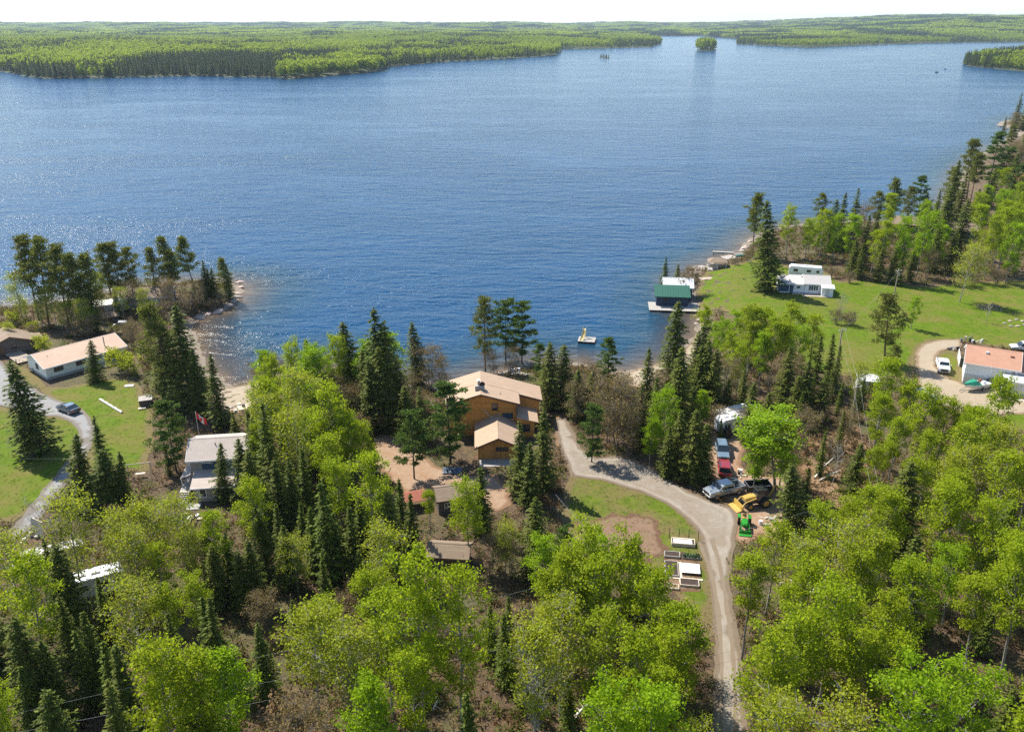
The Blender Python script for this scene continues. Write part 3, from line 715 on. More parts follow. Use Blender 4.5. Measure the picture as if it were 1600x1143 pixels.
# kind, top column, top row, foot row, [foot column, width]
rows('''
P 32 371 500; P 60 372 505 76; P 86 384 510 108; P 106 399 516; P 129 399 514; P 158 382 484 178; P 172 380 482 192; P 196 388 478 211; P 250 371 466 274; P 262 392 470; P 284 371 460 306
P 232 388 470; H 24 490 512; Y 95 474 520; Y 126 468 526; L 140 482 522; H 10 508 526; H 50 505 522; Y 185 450 500; B 205 440 492; B 258 438 488; Y 222 452 498; K 280 470 500; K 250 478 498; K 300 462 480; K 330 470 486; B 310 440 474; S 178 455 500; K 130 500 528; B 112 480 524; K 20 500 516; Y 10 505 540; K 45 512 530; B 160 490 520; K 205 508 530; B 225 505 545; K 345 462 478; B 200 500 540; S 316 405 466; P 345 404 470; S 352 412 468; S 330 418 472; Y 20 430 503 37; Y 74 446 512; Y 58 470 512; A 105 470 520; S 118 430 518; S 135 440 520; B 148 455 500; Y 150 430 492
H 66 528 552; S 141 530 596 150 1.1; S 12 562 708 62 1.25; P 227 474 634 290 ; S 272 474 638 300 1.2; S 252 500 626 262; S 328 552 668; S 240 545 610 ; S 300 545 648; B 222 520 560; H 180 550 580; H 200 560 586
S 145 648 742; S 118 676 790 128 1.3; S 160 700 800 170 1.3; S 186 704 796 190 1.25; W 257 628 738; F 257 694 742; B 45 672 712; Y 36 470 500
S 370 684 790; F 438 660 770; F 470 700 820; F 505 745 860; S 450 715 835; F 385 640 750; S 345 690 782 348 .8; S 560 775 885; F 482 790 900; F 520 800 905; S 545 740 850; F 590 745 850; S 420 690 800; S 500 640 740; F 530 640 735; S 575 660 745; F 409 628 790 424; S 395 650 760; S 428 716 830; S 362 640 700; S 385 700 820
A 420 557 652; A 457 538 640; L 487 540 645; A 522 529 640; A 425 602 705; L 460 576 684; A 495 594 694; A 440 640 746; L 480 644 748; A 540 646 766; A 515 690 792; A 404 664 764; L 478 600 700; A 560 662 760
S 535 500 632 556; S 584 479 660; S 600 500 662; S 565 546 656; S 590 540 674 606; S 618 556 654; S 644 501 604 656; S 655 602 692; B 672 540 612; B 520 586 655; B 560 600 662; B 638 584 645; S 322 418 466
B 405 574 632; B 425 560 620; S 477 528 620; S 575 560 672; S 632 600 690; B 690 560 606; K 600 640 672; K 560 650 680
W 642 644 748; W 700 600 724 704 1.15; P 757 466 582; W 790 470 566; W 816 472 568; B 770 548 592; B 800 545 590; W 844 538 592; S 860 533 636; S 882 536 640; S 903 576 654; S 927 576 655; W 953 528 606
S 1015 542 642; S 1060 468 602; B 955 598 692; B 970 588 700; W 928 634 722 ; S 1003 598 692; S 1008 622 704; L 1042 610 720; S 1065 640 742; S 1090 638 752; S 1105 660 748; L 1020 655 730; S 1047 665 745
S 850 636 766; S 812 656 776; S 1057 566 640; S 1097 538 640; L 1100 610 672; S 828 690 790; B 885 590 640; B 900 600 660; B 985 630 710
S 1041 400 456; S 1060 412 452; B 1084 418 462; K 1076 432 462; B 1168 640 690; S 1172 628 692; F 1128 652 690; K 1120 640 668; S 1200 311 455 1200 1.0; P 1186 304 400; S 1107 530 642; S 1121 544 648; S 1236 540 644; S 1265 560 652; S 1293 578 660; S 1179 596 664; S 1202 612 684; S 1250 585 660
A 1180 480 586; A 1240 478 586; A 1272 492 592 1262; A 1104 478 540; L 1130 500 562; A 1214 500 604; A 1160 536 622; L 1196 520 606; A 1228 505 602; L 1256 515 600; A 1142 520 598; A 1176 505 592; L 1118 505 556; L 1152 486 566; A 1198 486 590; B 1140 560 630; B 1225 560 630; S 1085 600 660; S 1140 590 650; S 1165 575 650
S 1352 588 642; P 1390 460 566 1382 1.3; L 1433 464 514; P 1402 540 606; D 1318 458 503; K 1310 488 506; K 1330 490 508; Y 1522 382 472 1499 1.1; D 1547 474 504
A 1238 325 402; A 1290 330 406; A 1266 344 406; L 1312 336 410; L 1336 336 416; P 1287 303 366; S 1308 310 392; S 1322 300 388; S 1343 293 392; S 1360 334 420; P 1376 300 366; P 1400 281 366; W 1440 276 352 1434 .8; P 1425 292 356
A 1388 346 436; L 1420 340 440; L 1450 334 432; S 1340 372 430; S 1400 388 442; S 1412 392 446; S 1470 350 425; S 1495 362 424; S 1456 320 400; S 1440 350 420; B 1352 320 370; A 1372 360 432; S 1350 380 436; S 1430 390 440; S 1380 385 440
P 1522 219 312 1510; P 1532 240 322; W 1562 208 296; W 1578 232 300; S 1470 296 352; S 1480 306 366; S 1500 250 344; S 1512 268 356; P 1494 262 340; S 1488 290 372; A 1530 304 366; A 1560 336 436; A 1580 330 430; S 1586 276 326; S 1597 145 196; S 1573 182 203; B 1588 178 200
A 1538 320 422; S 1592 238 304; W 1600 258 330; A 1574 262 316; B 1600 226 272; S 1612 250 336; A 1604 300 370; S 1556 262 322; B 1570 300 340; S 1606 200 262; B 1580 245 285; L 1545 290 345; W 1622 196 262; S 1610 150 200; S 1624 140 200; A 1596 286 345; A 1575 314 418; L 1592 350 444; B 1590 222 260; S 1465 315 395; S 1515 310 400; S 1478 330 410; Y 1550 360 430; S 1420 330 400; K 1560 425 445; K 1520 430 446; K 1330 428 442; K 1300 420 434; B 1455 392 436; B 1532 395 440; S 1545 290 350; S 1450 300 352
H 1100 488 512; B 1170 392 410; K 1150 405 414; B 1180 380 404; H 1190 396 412
L 1212 645 768 1212 1.75; A 1232 660 772; L 1190 668 770; F 1320 640 706; S 1346 690 770; A 1374 700 786; F 1255 610 672; S 1234 720 838 1240 1.15; F 1291 672 742; F 1265 730 800; A 1392 560 706; A 1420 600 724; A 1384 618 726; A 1450 610 746; A 1482 627 748; A 1520 640 752; A 1408 652 762; A 1460 680 800; A 1390 690 772; Y 1572 664 796; Y 1530 700 836; Y 1498 708 836; A 1440 720 850; A 1362 760 890; A 1330 780 915; A 1290 792 930
Y 1350 570 640; B 1260 640 700; D 1310 700 760; B 1240 700 760; B 1330 640 700; K 1300 690 712; K 1330 720 742; K 1280 640 662
A 1215 824 960; A 1180 868 1030; A 1262 878 1060; A 1400 770 920; A 1480 762 930; A 1550 790 960; A 1590 830 1000; A 1240 960 1150; A 1214 990 1200; A 1350 985 1180; A 1400 1000 1190; L 1430 1045 1260; L 1505 1050 1240; Y 1320 1110 1290; Y 1230 1100 1290; F 1585 1075 1200; A 1342 860 1015 1318; A 1530 900 1060 1505; A 1440 880 1060
A 645 876 1136 660; A 716 890 1150 722; A 600 930 1120; A 502 937 1087 546; L 573 1060 1230; F 456 936 1012; F 474 944 1006; S 402 970 1090; F 560 857 940; F 592 852 930; F 610 850 930; F 635 856 930; F 500 754 912 520; F 624 746 852; F 609 764 862; F 640 770 864; A 572 710 882; A 526 722 852; A 670 766 836; A 726 756 880 ; S 750 728 832
F 430 784 872; F 468 784 862; Y 456 840 926; S 836 774 906; W 882 826 902; Y 790 820 900; B 765 840 900; B 800 850 905; R 425 1075 1150; F 545 790 900; S 410 745 850; S 440 820 920
A 892 868 1040; A 985 844 1044; A 930 880 1060; A 1048 950 1120; A 1066 956 1120; A 992 1000 1190; L 1022 1080 1290; L 960 1075 1280; Y 840 985 1180; A 950 960 1150; Y 880 940 1120; A 860 900 1040; D 845 1050 1190; F 890 1060 1140; A 1040 1045 1220
Y 100 780 938 131; D 68 800 948 94; Y 220 790 920; Y 272 782 910; Y 188 802 930; A 384 756 888; A 330 800 930; A 30 878 1060; S 20 960 1130; F 128 955 1080; A 255 918 1040; A 300 900 1010; F 206 934 1024; F 115 984 1100; S 60 1000 1130; A 238 1020 1250; S 178 1000 1150; A 290 1030 1230; L 340 1020 1200; S 300 1070 1220; Y 0 840 990; S 90 930 1040; F 160 1000 1120; S 70 1075 1230
S 330 850 950; S 350 830 930; S 385 840 940; S 320 820 920; S 370 860 950; S 405 800 900; Y 290 830 930; A 240 850 960; F 150 900 1000; B 400 930 990; B 520 960 1040; F 30 1040 1160
''')
for r_ in T:
    k, u, vt, vb = r_[:4]; ub = r_[4] if len(r_) > 4 else None; wd_ = r_[5] if len(r_) > 5 else 1.
    tree_px(k, u, vt, vb, ub, wd_)

# the denser woods between the trees above
CLEAR = [LAWN_L, LAWN_L2, ROAD_L, LAWN_R, LAWN_R2, LAWN_R3, LOOP, DRIVE, MEADOW, YARD, BEACH, BEACH_L, WORKYARD, LITTER, LAWN_STRIP]
CLEARW = [np.array([gp(u, v).xy for u, v in q]) for q in CLEAR]
BUILT = []            # (x, y, radius) kept free of filler trees
for u, v, r_ in ((325,770,9),(120,590,12),(40,545,9),(775,690,11),(790,640,11),(700,790,6),(700,880,5),(650,790,5),(155,925,5),(60,850,6),(1140,665,8),(1255,460,11),(1545,600,11),(1355,605,4),(1450,630,4),(1405,360,8),(1490,372,6),(230,470,9),(1258,430,7),(1065,892,5),(1255,868,3),(1240,925,4)):
    g = gp(u, v); BUILT.append((g.x, g.y, r_))
def fill(px, n, kinds, hs, mind, seed):
    global PLACED
    r = np.random.default_rng(seed); poly = np.array([gp(u, v).xy for u, v in px])
    lo, hi = poly.min(0), poly.max(0); cand = r.uniform(lo, hi, (n * 60, 2))
    cand = cand[inside(cand, poly)]; sd_ = sdist(cand, near_poly); cand = cand[sd_ > 3]
    for q in CLEARW:
        if len(cand): cand = cand[sdist(cand, q) < -1.6]
    made = 0
    for x, y in cand:
        if made >= n: break
        A_ = np.array(PLACED)
        if ((A_ - (x, y)) ** 2).sum(1).min() < mind ** 2: continue
        if any((x - a) ** 2 + (y - b) ** 2 < c * c for a, b, c in BUILT): continue
        k = kinds[r.integers(len(kinds))]; lo_, hi_ = hs[k]
        PLACED.append((x, y)); add_tree(k, x, y, r.uniform(lo_, hi_), r.normal(0, .025), r.uniform(.9, 1.15)); made += 1
HS = {'A': (11, 16), 'L': (8, 13), 'Y': (9, 14), 'S': (9, 15), 'F': (6, 11), 'B': (4, 8), 'P': (13, 17), 'W': (8, 13), 'K': (1.5, 3), 'H': (1.5, 3), 'D': (8, 11)}
fill([(1188,980),(1196,1330),(1900,1330),(1750,720),(1560,730),(1410,800),(1350,890),(1260,950)], 50, 'AAAAAALYAAFS', HS, 3.0, 1)
fill([(-120,900),(60,900),(300,860),(400,860),(400,1010),(360,1330),(-260,1330)], 20, 'SFFSFYABFS', {**HS, 'A': (9, 13), 'Y': (7, 12)}, 2.8, 2)
fill([(790,950),(900,910),(1040,950),(1100,1000),(1098,1330),(780,1330)], 16, 'AALYAFB', HS, 2.8, 3)
fill([(400,700),(560,720),(640,860),(700,880),(640,960),(420,960)], 18, 'SFFSFAYB', HS, 2.5, 4)
fill([(1230,412),(1500,430),(1750,425),(1750,320),(1600,300),(1520,330),(1420,365),(1250,392)], 46, 'ALALSAAL', HS, 3.0, 5)
fill([(1000,640),(1120,590),(1330,610),(1340,660),(1240,690),(1100,650),(1010,700)], 12, 'SSFBBF', HS, 2.6, 6)
fill([(420,640),(560,620),(640,620),(660,660),(560,690),(430,720)], 8, 'SBLF', HS, 2.6, 7)
fill([(560,980),(760,960),(780,1100),(760,1300),(420,1300),(430,1040)], 12, 'AYFBBK', HS, 3.2, 8)
fill([(1500,215),(1700,215),(1700,330),(1520,340)], 10, 'SSWPA', HS, 4.0, 9)
fill([(830,600),(960,600),(990,690),(900,680),(860,640)], 6, 'SBBF', {**HS, 'S': (5, 7), 'F': (4, 6), 'B': (3, 5)}, 2.6, 10)

# ------------------------------------------------------------------ undergrowth: brush, dead grass and saplings nobody could count
def brush(name, matname, n, px_zone, size, hgt, per, seed, label, cat):
    r = np.random.default_rng(seed)
    xs_ = r.uniform(-125, 160, n * 6); ys_ = 44 + (r.uniform(0, 1, n * 6) ** 1.35) * 220
    P = np.stack([xs_, ys_], 1)
    P = P[np.abs(P[:, 0]) < 8 + P[:, 1] * .78]
    P = P[sdist(P, near_poly) > 1.5]
    for q, i in zip(CLEARW, range(99)):
        if i == 13: continue
        P = P[sdist(P, q) < -.3]
    for a, b, c in BUILT: P = P[((P - (a, b)) ** 2).sum(1) > (c * .75) ** 2]
    dn = np.array([mnoise.noise(Vector((x * .07, y * .07, seed))) for x, y in P])
    P = P[r.uniform(-.8, .4, len(P)) < dn][:n]
    base = np.column_stack([P, H(P)]); m = len(P)
    cl = np.repeat(np.arange(m), per); k = len(cl)
    sz = r.uniform(.5, 1.4, m)[cl]
    D = rand_dirs(r, k, .9); D[:, 2] = np.abs(D[:, 2])
    C = base[cl] + D * (r.uniform(.1, 1., k) * sz)[:, None] * np.array([size, size, hgt]); C[:, 2] += .05
    U = D + r.normal(0, .35, (k, 3)); S = r.uniform(.10, .26, k)
    V_, F_ = quads(C, U, np.cross(U, rand_dirs(r, k)), S, S * .38)
    me = fast_mesh(name, V_, F_); me.materials.append(MATS[matname])
    kind(link(bpy.data.objects.new(name, me)), 'stuff', label, cat)
brush('undergrowth', 'brush_leaf', 9500, None, 1.0, 1.1, 26, 3, 'brown twiggy undergrowth and dead grass between the trees', 'undergrowth')
brush('undergrowth', 'brush_green', 5200, None, .9, 1.0, 24, 8, 'fresh olive green undergrowth scattered through the woods', 'undergrowth')
brush('undergrowth', 'dead_leaf', 3600, None, .8, .35, 16, 12, 'rusty dead fern and leaf litter on the forest floor', 'leaf litter')
def lawn_tufts():
    r = np.random.default_rng(5); out = []
    for q, dens in ((CLEARW[0], 1.2), (CLEARW[1], 1.2), (CLEARW[3], .5), (CLEARW[8], 2.)):
        lo, hi = q.min(0), q.max(0); n = int((hi - lo).prod() * dens)
        P = r.uniform(lo, hi, (n, 2)); P = P[sdist(P, q) > .1]
        for z in (CLEARW[2], CLEARW[6], CLEARW[7]): P = P[sdist(P, z) < -.1]
        out.append(P)
    P = np.vstack(out); m = len(P); base = np.column_stack([P, H(P) + .03])
    cl = np.repeat(np.arange(m), 4); k = len(cl)
    U = rand_dirs(r, k, 1.2); C = base[cl] + r.normal(0, .12, (k, 3)) * np.array([1, 1, .1]); C[:, 2] += .05
    V_, F_ = quads(C, U, np.cross(U, rand_dirs(r, k)), r.uniform(.06, .13, k), .03)
    me = fast_mesh('grass', V_, F_); me.materials.append(MATS['brush_green'])
    kind(link(bpy.data.objects.new('grass', me)), 'stuff', 'short green grass tufts on the lawns', 'grass')
lawn_tufts()

# ------------------------------------------------------------------ the far woods: one mass of trees over the far shores
def far_sources():
    c = bpy.data.collections.new('far_tree_kinds')
    def put(i, V, Fc, mat):
        me = fast_mesh('far_tree', V, Fc); me.materials.append(MATS[mat]); c.objects.link(bpy.data.objects.new('%02d_far_tree' % i, me))
    for i in range(3):               # leafy
        r = np.random.default_rng(300 + i); n = 170
        D = rand_dirs(r, n); rad = r.uniform(.55, 1.05, n)[:, None]
        C = D * rad * np.array([3.4, 3.4, 5.2]) + np.array([0, 0, 9.2]); C += r.normal(0, .25, C.shape)
        U = rand_dirs(r, n); s = r.uniform(.55, 1.0, n)
        put(i, *quads(C, U, np.cross(U, D + r.normal(0, .4, (n, 3))), s, s * .8), 'far_green')
    for i in range(3):               # conifers
        r = np.random.default_rng(320 + i); n = 170
        t = r.uniform(0.02, 1, n) ** 1.3; az = r.uniform(0, 6.28, n); rr = (1 - t) * (2.3, 2.8, 2.0)[i] * r.uniform(.3, 1.05, n)
        C = np.stack([np.cos(az) * rr, np.sin(az) * rr, 1 + t * 14.5], 1)
        U = np.stack([np.cos(az), np.sin(az), -.5 + 0 * az], 1); s = r.uniform(.5, .95, n) * (1.15 - .55 * t)
        put(3 + i, *quads(C, U, np.cross(U, [0, 0, 1.]) + r.normal(0, .3, (n, 3)), s, s * .55), 'far_dark')
    for i in range(2):               # whole stands, for the most distant ground
        for j, (mat) in enumerate(('far_green', 'far_dark')):
            r = np.random.default_rng(340 + i * 2 + j); n = 260
            P = r.uniform(-28, 28, (n, 2)); z = r.uniform(5, 15, n)
            C = np.column_stack([P, z]); U = rand_dirs(r, n, .2); s = r.uniform(1.8, 3.6, n)
            put(6 + i * 2 + j, *quads(C, U, np.cross(U, rand_dirs(r, n, .6)), s, s * .8), mat)
    return c
def far_points():
    r = np.random.default_rng(77)
    pts, idx, scl = [], [], []
    def scatter(y0, y1, area, conif_bias, stands=False):
        n = int((y1 - y0) * (.68 * (y0 + y1) + 300) / area)
        y = np.sqrt(r.uniform(y0 ** 2, y1 ** 2, n)); x = r.uniform(-1, 1, n) * (.68 * y + 150)
        P = np.stack([x, y], 1); d = np.full(n, -1e9)
        for q in FARS[:4]: d = np.maximum(d, sdist(P, q))
        P = P[d > 2]; d = d[d > 2]
        f = np.array([mnoise.fractal(Vector((a * .0035, b * .0022, 1.)), 1., 2., 4) + .6 * mnoise.noise(Vector((a * .017, b * .010, 5.))) for a, b in P])
        con = (f * 2.0 + r.normal(0, .26, len(P)) + .5 * np.exp(-d / 25) + conif_bias) > .16
        if stands: i_ = np.where(con, 7, 6) + 2 * r.integers(0, 2, len(P))
        else: i_ = np.where(con, 3, 0) + r.integers(0, 3, len(P))
        Z = far_h(P)
        pts.append(np.column_stack([P, Z - .3])); idx.append(i_); scl.append(r.uniform(.7, 1.25, len(P)) if not stands else r.uniform(.8, 1.25, len(P)))
    scatter(700, 1500, 30, .05); scatter(1500, 2300, 55, 0.); scatter(2300, 3600, 110, 0.); scatter(3600, 5200, 1100, 0., True); scatter(5200, 9000, 2600, .05, True); scatter(9000, 14000, 7000, .1, True)
    # islands stand dense with conifers
    for q in (ISLE_BIG, ISLE_SMALL):
        lo, hi = q.min(0), q.max(0); big = q is ISLE_BIG
        P = r.uniform(lo, hi, (160 if big else 44, 2)); P = P[inside(P, q)]
        pts.append(np.column_stack([P, far_h(P) - .3])); idx.append(r.integers(0 if big else 3, 6, len(P)) | 0); scl.append(r.uniform(.9, 1.3, len(P)) * (1.55 if big else .42))
    return np.vstack(pts), np.concatenate(idx), np.concatenate(scl)
def far_woods():
    src = far_sources(); P, I, S = far_points()
    me = bpy.data.meshes.new('far_woods'); me.vertices.add(len(P)); me.vertices.foreach_set('co', P.astype(np.float32).ravel())
    for nm, ty, val in (('kind_index', 'INT', I.astype(np.int32)), ('tree_size', 'FLOAT', S.astype(np.float32)), ('turn', 'FLOAT', rng.uniform(0, 6.28, len(P)).astype(np.float32))):
        a = me.attributes.new(nm, ty, 'POINT'); a.data.foreach_set('value', val)
    me.update()
    o = link(bpy.data.objects.new('far_woods', me)); kind(o, 'stuff', 'mixed forest covering the far shores of the lake', 'forest')
    g = bpy.data.node_groups.new('far_woods', 'GeometryNodeTree')
    g.interface.new_socket('Geometry', in_out='INPUT', socket_type='NodeSocketGeometry'); g.interface.new_socket('Geometry', in_out='OUTPUT', socket_type='NodeSocketGeometry')
    gi, go = g.nodes.new('NodeGroupInput'), g.nodes.new('NodeGroupOutput')
    ci = g.nodes.new('GeometryNodeCollectionInfo'); ci.inputs[0].default_value = src; ci.inputs[1].default_value = True; ci.inputs[2].default_value = True
    ip = g.nodes.new('GeometryNodeInstanceOnPoints'); ip.inputs['Pick Instance'].default_value = True
    def attr(nm, ty):
        a = g.nodes.new('GeometryNodeInputNamedAttribute'); a.data_type = ty; a.inputs[0].default_value = nm; return a.outputs[0]
    cx = g.nodes.new('ShaderNodeCombineXYZ'); g.links.new(attr('turn', 'FLOAT'), cx.inputs[2])
    g.links.new(gi.outputs[0], ip.inputs['Points']); g.links.new(ci.outputs[0], ip.inputs['Instance'])
    g.links.new(attr('kind_index', 'INT'), ip.inputs['Instance Index']); g.links.new(cx.outputs[0], ip.inputs['Rotation']); g.links.new(attr('tree_size', 'FLOAT'), ip.inputs['Scale'])
    g.links.new(ip.outputs[0], go.inputs[0])
    m = o.modifiers.new('far_woods', 'NODES'); m.node_group = g
    return len(P)
print('far trees', far_woods(), 'near trees', len(TREE_LIST))

# ------------------------------------------------------------------ building materials
shingled('roof_brown', (.36, .25, .165), (.42, .295, .20)); shingled('roof_salmon', (.52, .36, .255), (.57, .40, .29)); shingled('roof_rust', (.40, .21, .135), (.45, .245, .16))
shingled('roof_grey', (.40, .335, .285), (.45, .385, .33)); shingled('roof_old', (.20, .145, .10), (.26, .19, .13)); shingled('roof_orange', (.50, .16, .07), (.45, .15, .07))
plain('roof_white', (.66, .66, .64), .5, var=.15, dirt=(.42, .40, .35)); plain('roof_green', (.025, .115, .07), .45, var=.2); plain('roof_pale', (.46, .43, .40), .7, var=.15)
boarded('cedar', (.60, .27, .055), .2); boarded('cedar_v', (.56, .25, .055), .25, True); boarded('siding_grey', (.34, .31, .26), .18, var=.1); boarded('siding_blue_and_shade', (.045, .085, .14), .18, var=.15)
boarded('siding_cream', (.72, .75, .66), .2, var=.08); boarded('siding_white', (.80, .80, .80), .22, var=.06); boarded('siding_navy', (.018, .045, .085), .2, True, var=.2); boarded('siding_pale', (.55, .55, .52), .22, var=.1); boarded('log_dark', (.115, .095, .085), .22, var=.3)
plain('concrete', (.36, .34, .31), .9, var=.2); plain('trim_white', (.80, .79, .76), .5, var=.06); plain('trim_dark', (.05, .04, .035), .6, var=.2); plain('trim_brown', (.13, .07, .035), .7, var=.2)
glassy('pane'); glassy('pane_blue', (.03, .07, .11))
plain('deck_wood', (.36, .29, .22), .85, var=.35, scale=4.); plain('grey_wood', (.38, .35, .31), .9, var=.35, scale=4.); plain('pale_wood', (.58, .49, .38), .85, var=.25, scale=4.); plain('dark_wood', (.10, .075, .055), .9, var=.4, scale=4.)
plain('metal_grey', (.42, .43, .44), .4, .8, .15); plain('metal_dark', (.03, .03, .032), .5, .2, .2); plain('rubber', (.018, .018, .018), .85, 0, .3); plain('rim_grey', (.5, .5, .5), .35, .8, .1)
plain('soil', (.055, .036, .026), .98, var=.4, scale=6.); plain('tarp_white', (.80, .80, .79), .6, var=.08); plain('tarp_blue_and_shade', (.06, .09, .13), .5, var=.3); plain('tarp_green', (.02, .25, .14), .5, var=.25); plain('tarp_red', (.42, .13, .07), .5, var=.2)
plain('rock', (.36, .31, .26), .9, var=.45, scale=1.5); plain('rock_pink', (.50, .38, .31), .9, var=.35, scale=1.5); plain('birch_log', (.66, .62, .54), .8, var=.35, scale=3.); plain('flag_red', (.72, .04, .03), .7, var=.1); plain('plastic_yellow', (.72, .60, .26), .45, var=.15)
plain('rust', (.22, .085, .04), .9, var=.4); plain('lettuce', (.05, .12, .03), .8, var=.4, scale=8); plain('cable', (.28, .27, .25), .5); plain('wire_pale', (.42, .42, .40), .5)
paint('car_silver', (.40, .44, .46), .3, .5); paint('car_charcoal', (.07, .085, .10), .25, .4); paint('car_red', (.26, .02, .02)); paint('car_white', (.80, .80, .79), .35); paint('car_bluegrey', (.22, .30, .36), .25, .4)
paint('machine_yellow', (.50, .32, .06), .5, coat=.2); paint('tractor_green', (.02, .28, .02), .4, coat=.3); paint('machine_black', (.02, .02, .02), .45, coat=.2); paint('boat_white', (.78, .78, .76), .4)
plain('lamp_clear', (.75, .75, .72), .15, var=.05); plain('lamp_red', (.45, .02, .02), .2, var=.05)

# ------------------------------------------------------------------ building kit: local x along the front, y going back, front wall at y = 0
def win(parent, x, z, wd, h, y=0., face='front', frame='trim_white', pane='pane', bars=1):
    """a window set in a wall: frame object with its pane below it"""
    t = .09
    def P(a, b, c): return {'front': (a, -b, c), 'left': (-b, a, c), 'right': (b, a, c), 'back': (a, b, c)}[face]
    def bx(m, a0, a1, b0, b1, c0, c1):
        p, q = P(a0, b0, c0), P(a1, b1, c1)
        m.span([min(i, j) for i, j in zip(p, q)], [max(i, j) for i, j in zip(p, q)])
    yy = -y if face == 'front' else y
    m = MB(); o = .05 + (yy if face in ('front', 'left') else yy)
    b0, b1 = yy - .03, yy + .06
    bx(m, x - wd / 2 - t, x - wd / 2, b0, b1, z - h / 2 - t, z + h / 2 + t); bx(m, x + wd / 2, x + wd / 2 + t, b0, b1, z - h / 2 - t, z + h / 2 + t)
    bx(m, x - wd / 2, x + wd / 2, b0, b1, z - h / 2 - t, z - h / 2); bx(m, x - wd / 2, x + wd / 2, b0, b1, z + h / 2, z + h / 2 + t)
    for i in range(bars):
        xx = x - wd / 2 + wd * (i + 1) / (bars + 1); bx(m, xx - .03, xx + .03, b0, b1 - .01, z - h / 2, z + h / 2)
    f = m.build('window', frame, parent)
    m = MB(); bx(m, x - wd / 2, x + wd / 2, yy - .02, yy + .02, z - h / 2, z + h / 2); m.build('pane', pane, f)
    return f
def door(parent, x, z0, wd, h, y=0., mat='trim_white', face='front', glass=False):
    m = MB()
    if face == 'front': m.span((x - wd / 2, y - .06, z0), (x + wd / 2, y + .03, z0 + h))
    elif face == 'left': m.span((y - .06, x - wd / 2, z0), (y + .03, x + wd / 2, z0 + h))
    else: m.span((y - .03, x - wd / 2, z0), (y + .06, x + wd / 2, z0 + h))
    d = m.build('door', mat, parent, .02)
    m = MB()
    if face == 'front': m.box((x + wd * .38, y - .1, z0 + h * .48), (.1, .08, .06))
    elif face == 'left': m.box((y - .1, x + wd * .38, z0 + h * .48), (.08, .1, .06))
    else: m.box((y + .1, x + wd * .38, z0 + h * .48), (.08, .1, .06))
    m.build('handle', 'metal_grey', d)
    return d
def gable(parent, x0, x1, y0, y1, z0, eave, ridge, wall, roof, axis='x', oh=.45, trim='trim_white', rp=None, th=.14, sink=.6, fascia=True, ohe=None):
    """walls up to a gable plus a two-slope roof; rp = place of the ridge across the span"""
    ohe = oh if ohe is None else ohe
    a0, a1 = (y0, y1) if axis == 'x' else (x0, x1)
    rp = (a0 + a1) / 2 if rp is None else rp
    b0, b1 = (x0, x1) if axis == 'x' else (y0, y1)
    m = MB().prism([(a0, z0 - sink), (a1, z0 - sink), (a1, eave), (rp, ridge), (a0, eave)], axis, b0, b1)
    wl = m.build('wall', wall, parent)
    s0 = (ridge - eave) / (rp - a0); s1 = (ridge - eave) / (a1 - rp)
    e0, e1 = eave - s0 * oh, eave - s1 * oh; g = .012
    m = MB()
    m.prism([(a0 - oh, e0 + g), (rp, ridge + g), (rp, ridge + th), (a0 - oh, e0 + th)], axis, b0 - ohe, b1 + ohe)
    m.prism([(rp, ridge + g), (a1 + oh, e1 + g), (a1 + oh, e1 + th), (rp, ridge + th)], axis, b0 - ohe, b1 + ohe)
    rf = m.build('roof', roof, parent)
    if fascia:
        for e in (b0 - ohe - .05, b1 + ohe + .005):
            m = MB()
            m.prism([(a0 - oh, e0 - .12), (rp, ridge - .10), (rp, ridge + th + .02), (a0 - oh, e0 + th + .02)], axis, e, e + .045)
            m.prism([(rp, ridge - .10), (a1 + oh, e1 - .12), (a1 + oh, e1 + th + .02), (rp, ridge + th + .02)], axis, e, e + .045)
            m.build('fascia', trim, rf)
        for (ay, ez) in ((a0 - oh - .05, e0), (a1 + oh + .005, e1)):
            m = MB(); m.prism([(ay, ez - .10), (ay + .045, ez - .10), (ay + .045, ez + th), (ay, ez + th)], axis, b0 - ohe, b1 + ohe)
            m.build('gutter', trim, rf)
        m = MB(); m.prism([(rp - .16, ridge + th - .05), (rp + .16, ridge + th - .05), (rp, ridge + th + .03)], axis, b0 - ohe, b1 + ohe); m.build('ridge_cap', roof, rf)
    return wl, rf
def shed_roof(parent, x0, x1, y0, y1, zf, zb, roof, th=.12, trim='trim_white', axis='x'):
    """single slope: height zf at y0 and zb at y1 (axis 'x'), or at x0 and x1 (axis 'y')"""
    a0, a1, b0, b1 = (y0, y1, x0, x1) if axis == 'x' else (x0, x1, y0, y1)
    m = MB().prism([(a0, zf), (a1, zb), (a1, zb + th), (a0, zf + th)], axis, b0, b1); rf = m.build('roof', roof, parent)
    m = MB().prism([(a0 - .05, zf - .08), (a0 - .006, zf - .08), (a0 - .006, zf + th), (a0 - .05, zf + th)], axis, b0, b1); m.build('gutter', trim, rf)
    return rf
def place(u, v): g = gp(u, v); return (g.x, g.y, g.z)
def boards(parent, x0, x1, y0, y1, z, n, mat, along='x', th=.05, gap=.02, name='plank'):
    """a deck of separate planks"""
    L = (y1 - y0) if along == 'x' else (x1 - x0); st = L / n; me_ = None
    for i in range(n):
        if me_ is None:
            m = MB(); m.box((0, 0, 0), ((x1 - x0) if along == 'x' else st - gap, (st - gap) if along == 'x' else (y1 - y0), th))
            me_ = m.mesh(name); me_.materials.append(MATS[mat])
        o = link(bpy.data.objects.new(name, me_), parent)
        o.location = ((x0 + x1) / 2, y0 + st * (i + .5), z + random.uniform(-.006, .006)) if along == 'x' else (x0 + st * (i + .5), (y0 + y1) / 2, z + random.uniform(-.006, .006))

